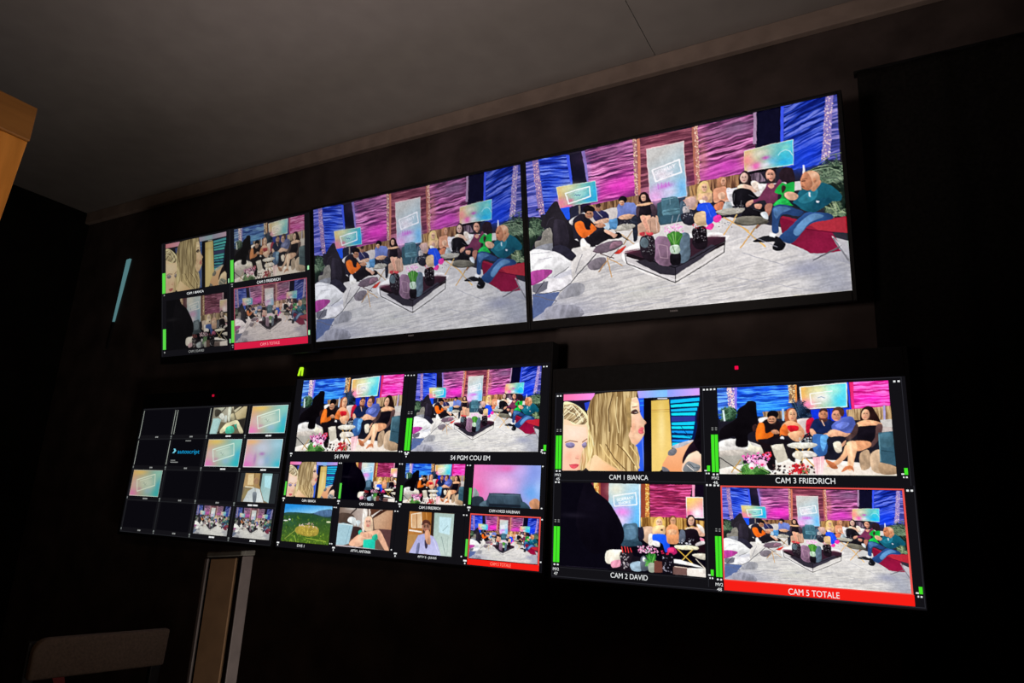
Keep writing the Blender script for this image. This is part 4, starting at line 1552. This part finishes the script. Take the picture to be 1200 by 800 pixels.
class Monitor:
    """local axes: x right, z up from the bottom edge of the picture area, y into the wall"""

    def __init__(self, name, label, loc, mat, w, h, glass, bezel, depth=.045, group=None):
        self.w, self.h = w, h
        m = Matrix(mat).to_4x4()
        m.translation = Vector(loc) + Vector((0, 0, EYE))
        self.root = empty(name, label=label, cat='monitor', group=group)
        self.root.matrix_world = m
        gl, gt, gr, gb = glass                       # lit glass, in fractions of the picture area
        x0, x1, z1, z0 = (gl - .5) * w, (gr - .5) * w, (1 - gt) * h, (1 - gb) * h
        self.g = (x0, x1, z0, z1)
        bl, bt, br, bb = bezel                       # rim widths in metres
        X0, X1, Z0, Z1 = x0 - bl, x1 + br, z0 - bb, z1 + bt
        bm = bmesh.new()
        box(bm, (X0, -.004, Z0), (x0, depth, Z1))
        box(bm, (x1, -.004, Z0), (X1, depth, Z1))
        box(bm, (x0, -.004, z1), (x1, depth, Z1))
        box(bm, (x0, -.004, Z0), (x1, depth, z0))
        build('bezel', bm, [M_PLASTIC], self.root, .0015)
        bm = bmesh.new()
        box(bm, (x0, .004, z0), (x1, depth - .002, z1))
        q = [(X0 + .12, depth, Z0 + .1), (X1 - .12, depth, Z0 + .1), (X1 - .12, depth, Z1 - .1), (X0 + .12, depth, Z1 - .1)]
        solid(bm, q, (0, .02, 0))
        build('back_cover', bm, [M_PLASTIC], self.root)
        bm = bmesh.new()
        box(bm, (x0, .0006, z0), (x1, .0036, z1))
        build('screen_panel', bm, [G_BLACK], self.root)
        zc = (z0 + z1) / 2
        wall = self.root.matrix_world.inverted() @ Vector((0, WALL_Y, 0))
        back = Vector((0, WALL_Y, 0))
        c = self.root.matrix_world @ Vector((0, depth + .02, zc))
        gap = WALL_Y - c.y
        if gap > .02:
            inv = self.root.matrix_world.inverted()
            bm = bmesh.new()
            f = [c + Vector((dx, 0, dz)) for dx, dz in ((-.05, -.05), (.05, -.05), (.05, .05), (-.05, .05))]
            k = [Vector((p.x, WALL_Y - .001, p.z)) for p in f]
            a = [bm.verts.new(inv @ p) for p in f]
            b = [bm.verts.new(inv @ p) for p in k]
            bm.faces.new(a); bm.faces.new(b[::-1])
            for i in range(4):
                bm.faces.new((a[i], b[i], b[(i + 1) % 4], a[(i + 1) % 4]))
            build('wall_bracket', bm, [M_METAL], self.root)

    def pos(self, u, v):
        return (u - .5) * self.w, (1 - v) * self.h

    def rects(self, name, rs, mats, parent=None, y=-.0006, t=.0004):
        """flat lit rectangles u0,v0,u1,v1[,material]; loose marks become one object each"""
        if len(rs) > 1 and name in ('status_text', 'level_tick', 'grid_line', 'scale_mark', 'empty_meter', 'picture_margin', 'small_print'):
            for r in rs:
                self.rects(name, [r[:4]], [mats[r[4] if len(r) > 4 else 0]], parent, y, t)
            return None
        bm = bmesh.new()
        for r in rs:
            (x0, z1), (x1, z0) = self.pos(r[0], r[1]), self.pos(r[2], r[3])
            box(bm, (x0, y - t, z0), (x1, y, z1), r[4] if len(r) > 4 else 0)
        return build(name, bm, mats, parent or self.root)

    def tile(self, art, u0, v0, u1, v1, rows, **kw):
        """one live picture: a fine grid whose corner colours are the painted picture"""
        img = lin(tone(painting(art, rows), **kw))
        n, m = img.shape[:2]
        (x0, z1), (x1, z0) = self.pos(u0, v0), self.pos(u1, v1)
        X, Z = np.meshgrid(np.linspace(x0, x1, m), np.linspace(z1, z0, n))
        co = np.stack([X, np.full_like(X, -.0004), Z], -1).reshape(-1, 3)
        i = np.arange(n * m).reshape(n, m)
        quads = np.stack([i[:-1, :-1], i[1:, :-1], i[1:, 1:], i[:-1, 1:]], -1).reshape(-1, 4)
        me = bpy.data.meshes.new('picture_window')
        me.vertices.add(len(co)); me.vertices.foreach_set('co', co.ravel())
        me.loops.add(quads.size); me.loops.foreach_set('vertex_index', quads.ravel().astype(np.int32))
        me.polygons.add(len(quads))
        me.polygons.foreach_set('loop_start', np.arange(0, quads.size, 4, dtype=np.int32))
        me.update(calc_edges=True)
        at = me.color_attributes.new('picture', 'FLOAT_COLOR', 'POINT')
        at.data.foreach_set('color', np.concatenate([img.reshape(-1, 3), np.ones((n * m, 1))], 1).astype(np.float32).ravel())
        return link('picture_window', me, self.root, [M_PIC])

    def caption(self, text, u0, u1, v, vh, parent=None, mat=None, name='caption', y=-.0012):
        cu = bpy.data.curves.new(name, 'FONT')
        cu.body = text
        cu.align_x, cu.align_y = 'CENTER', 'CENTER'
        cu.size, cu.extrude = 1.0, .002
        o = link(name, cu, parent or self.root, [mat or G_WHITE])
        bpy.context.view_layer.update()
        cs = [Vector(c) for c in o.bound_box]
        bx, by = max(c.x for c in cs) - min(c.x for c in cs), max(c.y for c in cs) - min(c.y for c in cs)
        cx, cy = (max(c.x for c in cs) + min(c.x for c in cs)) / 2, (max(c.y for c in cs) + min(c.y for c in cs)) / 2
        sx, sy = (u1 - u0) * self.w / bx, vh * self.h / by
        x, z = self.pos((u0 + u1) / 2, v)
        me = bpy.data.meshes.new_from_object(o)
        par = o.parent
        bpy.data.objects.remove(o)
        bpy.data.curves.remove(cu)
        o = bpy.data.objects.new(name, me)
        COL.objects.link(o)
        o.parent = par
        me.name = name
        o.matrix_local = Matrix.Translation((x, y, z)) @ Matrix.Rotation(math.pi / 2, 4, 'X') @ Matrix.Diagonal((sx, sy, .1, 1)) @ Matrix.Translation((-cx, -cy, 0))
        return o

    def meter(self, parent, u0, u1, top, bot, split=True, mat=None, ticks=True, right=None):
        g = mat or G_GREEN
        bars, marks = [(u0, top, u1, bot)], []
        if split:
            d = (u1 - u0) * .46
            bars = [(u0, top, u0 + d, bot), (u1 - d, top, u1, bot)]
        if ticks:
            w = (u1 - u0) * .28
            for c in (u0 + (u1 - u0) * .24, u0 + (u1 - u0) * .78):
                marks += [(c - w / 2, bot + .008, c + w / 2, bot + .016, 0), (c - w / 2, top - .037, c + w / 2, top - .033, 1), (c - w / 2, top - .027, c + w / 2, top - .023, 1)]
        if right:
            a, b, c, d = right
            bars.append((a, b, c, d))
            marks += [(a - (c - a) * .9, d - .006, a - (c - a) * .1, d), (a - (c - a) * .5, d + .008, a - (c - a) * .1, d + .015), (a + (c - a) * .3, d + .008, a + (c - a) * .8, d + .015)]
        for r in bars:
            self.rects('level_meter', [r], [g], parent)
        if marks:
            self.rects('scale_mark', marks, [G_WHITE, G_DIM], parent)

    def light(self, u, v, du, dv, mat):
        (x0, z1), (x1, z0) = self.pos(u - du / 2, v - dv / 2), self.pos(u + du / 2, v + dv / 2)
        bm = bmesh.new()
        box(bm, (x0, -.008, z0), (x1, -.003, z1))
        return build('indicator_light', bm, [mat], self.root, .001)


UP = .9806


# --- upper row ----------------------------------------------------
m = Monitor('monitor', 'black monitor at the right end of the upper row, filled by one bright studio picture',
            (-.6146, 2.1013, .6712), ((.99997, -.00707, .00072), (.00707, .98001, -.19881), (.00069, .19881, .98004)),
            1.0152, .571, (0, 0, 1, 1), (.010, .010, .012, .030), group='upper row of monitors')
m.tile('totale', 0, 0, 1, 1, 320, gain=1.0, con=1.06, sat=.94, tint=(1, .99, 1.0))
m.rects('maker_mark', [(.484 + k * .0042, 1.014 + (k % 2) * .001, .487 + k * .0042, 1.0235) for k in range(6)], [M_MARK], y=-.0041)

m = Monitor('monitor', 'black monitor in the middle of the upper row, filled by one dimmer studio picture',
            (-1.654, 2.1001, .6723), ((1.0, -3e-05, .00214), (.00045, .98064, -.19583), (-.00209, .19583, .98064)),
            1.0127, .5696, (0, 0, 1, 1), (.007, .010, .012, .030), group='upper row of monitors')
m.tile('totale', 0, 0, 1, 1, 230, gain=.89, con=1.05, sat=.92, tint=(.98, .985, 1.02))
m.rects('maker_mark', [(.484 + k * .0042, 1.014 + (k % 2) * .001, .487 + k * .0042, 1.0235) for k in range(6)], [M_MARK], y=-.0041)

m = Monitor('monitor', 'upper monitor split in four pale camera pictures, above the mostly empty grid screen',
            (-2.6933, 2.1007, .664), ((.99997, .00446, .0059), (-.00325, .9814, -.19196), (-.00664, .19194, .98138)),
            1.0127, .5696, (-.002, -.012, 1.002, .99), (.008, .010, .007, .034), group='upper row of monitors')
PALE = dict(gain=.80, sat=.62, tint=(1, .97, .90), lift=.02)
t = m.tile('cam1', .029, .002, .4735, .434, 100, gain=.78, sat=.60, tint=(.97, .94, .80), lift=.02)
m.caption('CAM 1 BIANCA', .192, .314, .465, .02, t)
m.meter(t, .004, .0275, .255, .434, False, G_GREEN2, False)
t = m.tile('cam3', .528, .0, .9705, .4345, 100, gain=.80, sat=.55, tint=(1, .97, .92), lift=.02)
m.caption('CAM 3 FRIEDRICH', .676, .822, .464, .022, t)
m.meter(t, .501, .5215, .248, .429, False, G_GREEN2, False)
G_PALEEND = glow('meter_pale_end', (170, 240, 180))
for r in ((.486, .395, .492, .43), (.985, .396, .9945, .427)):
    m.rects('level_meter', [r], [G_PALEEND], t)
t = m.tile('cam2', .033, .502, .4765, .94, 100, gain=.74, sat=.45, tint=(1, .97, .92), lift=.01)
m.caption('CAM 2 DAVID', .203, .314, .962, .02, t, G_DIM)
m.meter(t, .0085, .0315, .748, .927, False, G_GREEN2, False)
t = m.tile('totale', .529, .492, .9765, .926, 104, gain=.84, sat=.62, tint=(1, .95, .94), lift=.02)
f = m.rects('tally_frame', [(.524, .485, .529, .93, 0), (.9765, .485, .981, .93, 0), (.529, .485, .9765, .492, 0), (.524, .930, .9815, .982, 1)], [G_EDGEP, G_TALLYP], t)
m.caption('CAM 5 TOTALE', .694, .814, .957, .022, t, glow('caption_rose', (250, 150, 160)))
m.meter(t, .505, .5245, .745, .924, False, G_GREEN2, False)
for r in ((.493, .89, .499, .925), (.985, .885, .994, .92)):
    m.rects('level_meter', [r], [G_PALEEND], t)
m.rects('status_text', [(.505, .443, .517, .451), (.508, .459, .516, .468), (.015, .445, .022, .456), (.507, .94, .518, .947), (.510, .955, .517, .963), (.017, .945, .026, .958)], [G_DIM])
m.rects('grid_line', [(0, -.004, .0025, .985), (.4965, -.004, .4985, .985), (.9985, -.004, 1.001, .985)], [G_GRID], y=-.0001)

# --- lower right --------------------------------------------------
m = Monitor('monitor', 'lower monitor split in four large bright pictures, the bottom right one framed in red',
            (-.531, 2.205, -.1709), ((.99986, -.01405, -.00882), (.0139, .99976, -.01678), (.00906, .01665, .99982)),
            1.0588, .5956, (-.003, -.014, 1.012, 1.022), (.010, .085, .012, .014), group='lower row of monitors')
t = m.tile('cam1', .028, -.0025, .4725, .436, 200, gain=1.04, con=1.04, sat=1.05)
m.caption('CAM 1 BIANCA', .1885, .3125, .4698, .026, t)
m.meter(t, .0037, .0238, .237, .427, right=(.489, .4045, .4975, .433))
t = m.tile('cam3', .5245, .003, .9725, .4465, 200, gain=1.04, con=1.05, sat=1.05)
m.caption('CAM 3 FRIEDRICH', .676, .8266, .4748, .027, t)
m.meter(t, .503, .5222, .2455, .437, right=(.9905, .4115, .9985, .4415))
t = m.tile('cam2', .026, .5025, .477, .9565, 200, gain=1.04, con=1.04, sat=1.05)
m.caption('CAM 2 DAVID', .194, .3085, .982, .026, t)
m.meter(t, .0033, .0240, .745, .9375, right=(.4915, .917, .4995, .9465))
t = m.tile('totale', .5295, .5135, .9815, .9575, 210, gain=1.03, con=1.06, sat=1.08)
m.rects('tally_frame', [(.5255, .5045, .5295, .962, 1), (.9815, .5075, .986, .962, 1), (.5255, .5045, .986, .511, 1), (.527, .962, .9875, 1.009, 0), (.5295, .9575, .9815, .962, 1)], [G_TALLY, G_EDGE], t)
m.caption('CAM 5 TOTALE', .6946, .8184, .990, .027, t, y=-.0016)
m.meter(t, .5062, .5232, .7545, .9495, right=(.9985, .9255, 1.0065, .9555))
for k, (u, v) in enumerate(((.0135, .4605), (.512, .4665), (.0135, .974), (.514, .985))):
    m.caption('MV2', u - .0100, u + .0100, v, .015, name='status_text')
    m.caption(('45', '46', '47', '48')[k], u - .0065, u + .0065, v + .023, .015, name='status_text')
m.rects('level_tick', [(u, v, u + .0055, v + .0085) for u, v in ((.004, .001), (.0145, .001), (.483, .003), (.493, .003), (.5035, .003), (.514, .003), (.9835, .005), (.9935, .005),
                                                         (.004, .4975), (.0145, .4975), (.4845, .499), (.4945, .499), (.506, .5), (.5165, .5), (.991, .508), (1.0005, .508))], [G_WHITE])
m.rects('grid_line', [(-.001, -.010, .0008, 1.012), (-.001, -.011, 1.004, -.008), (0, .4885, .49, .491), (0, 1.0105, 1.01, 1.014), (.0255, .9625, .477, .9645),
                      (1.002, -.008, 1.0035, .49), (1.008, .49, 1.0095, 1.01), (.4815, -.005, .483, .49), (.4835, .50, .485, 1.0)], [G_GRID], y=-.0001)
m.light(.5834, -.0995, .010, .018, G_REDLED)

# --- lower middle -------------------------------------------------
m = Monitor('monitor', 'lower middle monitor with two big pictures above two rows of small ones',
            (-1.7292, 2.2003, -.1725), ((.99996, .00862, .00064), (-.00862, .99996, -.00073), (-.00064, .00073, 1.0)),
            1.2583, .7078, (0, -.010, 1.004, 1.006), (.003, .075, .008, .012), group='lower row of monitors')
t = m.tile('cam3', .034, .003, .4795, .4405, 170, gain=1.02, con=1.08, sat=.95)
m.caption('S4 PVW', .2206, .284, .4715, .024, t)
t = m.tile('totale', .534, .0065, .9755, .4395, 180, gain=1.04, con=1.12, sat=1.05)
m.caption('S4 PGM COU EM', .684, .8208, .4725, .024, t)
m.meter(t, .507, .528, .2565, .4345, right=(.9925, .406, 1.0005, .4345))
t = m.tile('cam1', .0195, .5045, .2363, .711, 96, gain=.98, sat=.95)
m.caption('CAM 1 BIANCA', .0965, .159, .731, .014, t)
m.meter(t, .0083, .0157, .623, .7045, False, G_GREEN2, False)
t = m.tile('cam2', .2615, .504, .4875, .714, 96, gain=1.0, con=1.1, sat=.95)
m.caption('CAM 2 DAVID', .3485, .4055, .7335, .014, t)
m.meter(t, .2565, .2655, .6225, .709, False, G_GREEN2, False)
t = m.tile('cam3', .5195, .506, .7377, .715, 96, gain=1.0, con=1.1, sat=1.0)
m.caption('CAM 3 FRIEDRICH', .583, .661, .7355, .014, t)
m.meter(t, .506, .514, .624, .7065, False, G_GREEN2, False)
t = m.tile('cam4', .769, .507, .987, .714, 90)
m.caption('CAM 4 MOD HALBNAH', .829, .927, .734, .014, t)
m.meter(t, .757, .7655, .625, .708, False, G_GREEN2, False)
t = m.tile('dve', .021, .7555, .2355, .969, 90)
m.caption('DVE 1', .1, .132, .987, .014, t)
t = m.tile('at1', .2675, .7585, .4843, .969, 90)
m.caption('APTV1. ANTONIA', .332, .413, .986, .014, t)
t = m.tile('at2', .549, .7585, .711, .970, 90)
m.caption('APTV 2 - JULIUS', .592, .660, .986, .014, t)
t = m.tile('totale', .771, .760, .988, .9685, 100, gain=1.02, con=1.12, sat=1.1)
m.rects('tally_frame', [(.7665, .7515, .7695, .975, 1), (.9895, .7535, .9935, .975, 1), (.7665, .7515, .9935, .7575, 1), (.7665, .972, .9938, .9998, 0)], [G_TALLY, G_EDGE], t)
m.caption('CAM 5 TOTALE', .8425, .908, .986, .015, t, glow('caption_salmon', (255, 150, 130)))
m.meter(t, .757, .7645, .8785, .962, False, G_GREEN2, False)
for u, v in ((.018, .45), (.517, .45), (.0095, .718), (.259, .718), (.509, .718), (.76, .718), (.0095, .975), (.2595, .975), (.5085, .975), (.7585, .978)):
    m.rects('status_text', [(u - .0055, v + .001, u + .0055, v + .009), (u - .0018, v + .014, u + .0018, v + .022)], [G_WHITE])
m.rects('level_tick', [(u, v, u + .0045, v + .006) for u, v in ((.483, .009), (.494, .009), (.507, .01), (.518, .01), (.9805, .008), (.990, .008), (.242, .506), (.251, .506), (.4925, .506), (.502, .506), (.7435, .508), (.753, .508), (.9905, .508),
                                                         (.241, .757), (.250, .757), (.491, .759), (.501, .759), (.742, .759), (.752, .759), (.995, .76), (.487, .438), (.495, .438), (.984, .437),
                                                         (.24, .703), (.492, .708), (.742, .708), (.992, .708), (.24, .957), (.248, .957), (.49, .96), (.743, .962), (.996, .955))], [G_WHITE])
m.rects('grid_line', [(0, .4985, 1.0, .5), (.001, -.004, .002, 1.0), (.2445, .5, .2455, 1.0), (.4995, 0, .5005, 1.0), (.7475, .5, .7485, 1.0), (.9985, 0, .9995, 1.0), (0, .7485, 1.0, .75)], [G_CELL], y=-.0001)
bm = bmesh.new()
P = [(.0075, -.0285), (.0125, -.072), (.0165, -.0815), (.0262, -.0815), (.0292, -.076), (.0285, -.0275), (.0238, -.0275), (.0243, -.062), (.0225, -.0665), (.0185, -.0655), (.0165, -.061), (.0125, -.0285)]
solid(bm, [(m.pos(u, v)[0], -.004, m.pos(u, v)[1]) for u, v in P], (0, -.006, 0))
build('indicator_light', bm, [G_LIME], m.root)

# --- lower left ---------------------------------------------------
m = Monitor('monitor', 'lower monitor with a four by four grid, half of its windows empty and black',
            (-2.9034, 2.1947, -.1747), ((.99995, .00973, .00055), (-.00974, .9998, .01751), (-.00038, -.01752, .99985)),
            1.0705, .6021, (-.004, -.020, 1.0, 1.0), (.010, .075, .002, .014), group='lower row of monitors')
for c in range(4):
    for r in range(4):
        lit = (r, c) in ((0, 2), (0, 3), (1, 2), (1, 3), (2, 0), (2, 3), (3, 2), (3, 3))
        u, v = .017 + c * .25, (.0, .251, .501, .751)[r]
        if not lit:
            t = m.rects('empty_window', [(u - .003, v - .002, u + .2165, v + .209)], [G_CELL], y=-.0001)
        elif (r, c) == (0, 2):
            t = m.tile('at1b', .515, -.002, .7335, .206, 64)
        elif (r, c) == (0, 3):
            t = m.tile('logo', .768, .0, .984, .2075, 64)
        elif (r, c) == (1, 2):
            t = m.tile('logo', .5178, .250, .736, .458, 64, gain=.97, tint=(.97, 1, 1))
        elif (r, c) == (1, 3):
            t = m.tile('logo2', .7667, .252, .982, .459, 64)
        elif (r, c) == (2, 0):
            t = m.tile('logo', .017, .499, .2328, .708, 60, gain=.90, sat=.85, tint=(1, .98, .92))
        elif (r, c) == (2, 3):
            m.rects('picture_margin', [(.762, .501, .787, .712), (.9515, .501, .985, .712)], [glow('margin_grey', (40, 44, 48))], y=.0005)
            t = m.tile('at2b', .788, .502, .9505, .709, 64)
        else:
            t = m.tile('totale', u + .002, v, u + .2165, v + .210, 64, gain=.92, sat=.58, con=1.1, tint=(1.0, 1.0, .97), lift=.03)
        dim = G_DIM if not lit or c == 0 else G_WHITE
        if (r, c) == (2, 3):
            m.rects('caption', [(.8325, .725, .858, .737), (.864, .725, .8905, .736)], [G_WHITE], t)
        else:
            w = .010 if not lit else .0165
            m.rects('caption', [(u + .125 - w, v + .2205, u + .125 - .0015, v + .2315), (u + .125 + .0005, v + .2205, u + .125 + w, v + .231)], [dim], t)
        if (r, c) == (1, 1):
            m.caption('autoscript', .3165, .469, .351, .040, t, G_CYAN, 'logo_text')
            bm = bmesh.new()
            A = [(.2835, .322), (.2945, .322), (.3045, .3385), (.2915, .358), (.2795, .358), (.2915, .3385)]
            solid(bm, [(m.pos(a, b)[0], -.0006, m.pos(a, b)[1]) for a, b in A], (0, -.0006, 0))
            build('logo_arrow', bm, [G_CYANP], t)
            m.rects('small_print', [(.3585, .2565, .3965, .2625), (.277, .413, .309, .418), (.277, .427, .331, .4335)], [G_DIM], t)
m.rects('empty_meter', [(.0065, .0, .0095, .22), (.2465, .004, .2495, .205), (.2625, .004, .2655, .205), (.4955, .0, .499, .205), (.0065, .254, .0095, .455), (.2465, .254, .250, .45)], [G_WIRE])
G_FAINT = glow('faint_grid', (34, 35, 38))
m.rects('grid_line', [(0, -.014, .9995, -.010)] + [(0, v, .9995, v + .004) for v in (.2395, .4895, .7395, .993)] + [(.0055, .46, .0095, .99), (.2465, .46, .252, .99), (.4965, .2, .502, .99), (.7465, -.01, .752, .99), (.994, -.01, .9985, .99)], [G_FAINT], y=-.0001)
m.rects('status_text', [(u, v, u + .009, v + .014) for u in (.244, .4935, .7435) for v in (.2155, .466, .716, .966)] + [(.003, v, .009, v + .016) for v in (.22, .466, .716, .966)]
        + [(u + .002, v + .018, u + .008, v + .027) for u in (.244, .4935, .7435) for v in (.2155, .466, .716, .966)], [glow('status_grey', (118, 124, 122))])
m.light(.5015, -.0995, .011, .017, glow('dim_red_led', (188, 16, 52)))

# ------------------------------------------------------------------ slit of teal light, imitated by glowing geometry, left of the monitors
strip = empty('light_slit', (-4.10, WALL_Y, EYE + .9), 'thin teal glowing sliver of light on the black wall, left of all the monitors', 'slit of light')


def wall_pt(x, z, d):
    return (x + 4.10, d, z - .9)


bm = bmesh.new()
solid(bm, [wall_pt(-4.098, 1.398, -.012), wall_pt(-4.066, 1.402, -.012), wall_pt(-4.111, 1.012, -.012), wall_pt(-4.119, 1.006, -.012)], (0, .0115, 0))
build('slit_glow', bm, [G_TEAL], strip)  # glowing wedge stands in for a slit of light, no lamp
bm = bmesh.new()
solid(bm, [wall_pt(-4.118, 1.004, -.012), wall_pt(-4.110, 1.006, -.012), wall_pt(-4.128, .84, -.012), wall_pt(-4.133, .84, -.012)], (0, .0115, 0))
build('slit_tail', bm, [M_METAL], strip)  # faint lower end of the slit of light, done in dark metal

# ------------------------------------------------------------------ wooden cabinet, upper left
K = .8
cab = empty('wooden_cabinet', (-2.1, .5, 0), 'tall orange-brown wooden cabinet corner with a thicker cap, cut off by the left picture edge', 'cabinet')


def rel(p, root=(-2.1, .5, 0)):
    return tuple(a - b for a, b in zip(p, root))


bm = bmesh.new()
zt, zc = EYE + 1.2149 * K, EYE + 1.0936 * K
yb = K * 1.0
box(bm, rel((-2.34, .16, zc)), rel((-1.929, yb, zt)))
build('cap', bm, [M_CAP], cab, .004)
bm = bmesh.new()
# side panel, its far edge leaning slightly towards the viewer on the way down
a = [(-1.935, .17, zc - .001), (-1.935, .797, zc - .001), (-1.935, .640, 0), (-1.935, .17, 0)]
solid(bm, [rel(p) for p in a], (-.025, 0, 0))
build('side_panel', bm, [M_WOOD], cab, .002)
bm = bmesh.new()
a = [(-1.962, .797, zc - .001), (-2.33, .797, zc - .001), (-2.33, .640, 0), (-1.962, .640, 0)]
solid(bm, [rel(p) for p in a], (0, -.02, 0))
build('back_panel', bm, [M_WOOD], cab)
bm = bmesh.new(); box(bm, rel((-2.34, .17, 0)), rel((-2.315, .62, zc - .001)))
build('side_panel', bm, [M_WOOD], cab)
for z in (.08, .5, .92, 1.34, 1.72):
    bm = bmesh.new(); box(bm, rel((-2.314, .18, z)), rel((-1.961, .60, z + .022)))
    build('shelf', bm, [M_WOOD], cab)

# ------------------------------------------------------------------ upright pillar, lower left
PX, PY, PW = -1.1377, .90, .0985
pil = empty('upright_pillar', (PX + PW / 2, PY, 0), 'slim upright pillar with a recessed brown panel between pale edges, below the lower left grid monitor', 'pillar')
TOP = EYE - .1005


def pillar_part(name, xa, xb, ya, yb, drop, mat, bevel=.0008):
    # the pillar's head rises slightly from its left to its right edge
    bm = bmesh.new()
    xa, xb = xa - PW / 2, xb - PW / 2
    za, zb = TOP - drop + .10 * (xa + PW / 2), TOP - drop + .10 * (xb + PW / 2)
    solid(bm, [(xa, ya, 0), (xb, ya, 0), (xb, ya, zb), (xa, ya, za)], (0, yb - ya, 0))
    return build(name, bm, [mat], pil, bevel)


pillar_part('edge_strip', 0, .0068, 0, .022, .004, M_PALE)
pillar_part('edge_strip', .0955, PW, 0, .024, .002, M_PALE, .0012)
pillar_part('recess', .0069, .0954, .008, .022, .0045, M_SHADOWGAP, 0)
pillar_part('panel', .0135, .079, .002, .0079, .005, M_PANEL)
bm = bmesh.new()
q = [(-PW / 2 + .004, -.0005), (PW / 2 - .004, -.0015), (PW / 2 + .001, .004), (PW / 2 + .001, .026), (-PW / 2 + .006, .026)]
v0 = [bm.verts.new((x, y, TOP + .10 * (x + PW / 2) - .0015)) for x, y in q]
v1 = [bm.verts.new((x, y, TOP + .10 * (x + PW / 2) + .0075)) for x, y in q]
bm.faces.new(v0[::-1]); bm.faces.new(v1)
for i in range(5):
    bm.faces.new((v0[i], v0[(i + 1) % 5], v1[(i + 1) % 5], v1[i]))
build('top_cap', bm, [M_CAPDARK], pil, .0015)

# ------------------------------------------------------------------ chair, bottom left
K = 1.1
A = Vector((-1.8065 * K, K, EYE - .337 * K))
B = Vector((-1.3352 * K * 1.306, K * 1.306, EYE - .337 * K))
hgt = .0885 * K
chair = empty('chair', (A.x + .2, (A.y + B.y) / 2, 0), 'dark chair with a grey-brown padded back rail, at the bottom left beside the upright pillar', 'chair')
c0 = Vector(chair.location)
d2 = (B - A)
n2 = Vector((d2.y, -d2.x, 0)).normalized()
if n2.dot(Vector((1, 0, 0))) < 0:
    n2 = -n2
bm = bmesh.new()
pts = []
R = .035
for i in range(7):
    g = math.pi / 2 * i / 6
    pts.append((R - R * math.cos(g), hgt - R + R * math.sin(g)))       # rounded near upper corner
L = d2.length
pts += [(L, hgt), (L - .004, .0), (.0, -.002)]
q = [A + d2.normalized() * s - Vector((0, 0, hgt)) + Vector((0, 0, z)) - c0 for s, z in pts]
solid(bm, q, -n2 * .03)
build('backrest', bm, [M_PAD], chair, .006, 3)
up = Vector((0, 0, 1))


def bar(p, q, w=.028, t=.022):
    p, q = Vector(p) - c0, Vector(q) - c0
    ax = (q - p).normalized()
    s = ax.cross(n2).normalized() * w / 2
    f = n2 * t / 2
    b = bmesh.new()
    solid(b, [p + s + f, p - s + f, p - s - f, p + s - f], q - p)
    return b


seat_z = .45
for s in (.03, .97):
    foot = A + d2 * s - n2 * .05
    build('back_post', bar((foot.x, foot.y, 0), (A + d2 * s - n2 * .045)[:2] + (A.z - .012,)), [M_PLASTIC], chair, .003)
for s in (.03, .97):
    foot = A + d2 * s + n2 * .42
    build('leg', bar((foot.x, foot.y, 0), (foot.x, foot.y, seat_z - .03)), [M_PLASTIC], chair, .003)
sa, sb = A + d2 * -.02 - n2 * .03 - c0, A + d2 * 1.02 - n2 * .03 - c0
bm = bmesh.new()
q = [sa, sb, sb + n2 * .47, sa + n2 * .47]
solid(bm, [(p.x, p.y, seat_z - .03) for p in q], (0, 0, .06))
build('seat', bm, [M_PAD], chair, .015, 3)
# the red tab sewn under the padded rail
tb = A + d2 * .16 - Vector((0, 0, hgt)) - c0
bm = bmesh.new()
solid(bm, [tb + d2.normalized() * s + Vector((0, 0, z)) + n2 * .001 for s, z in ((0, .0), (.028, .0), (.036, -.03), (.012, -.03))], -n2 * .01)
build('cushion_tab', bm, [M_RED], chair)
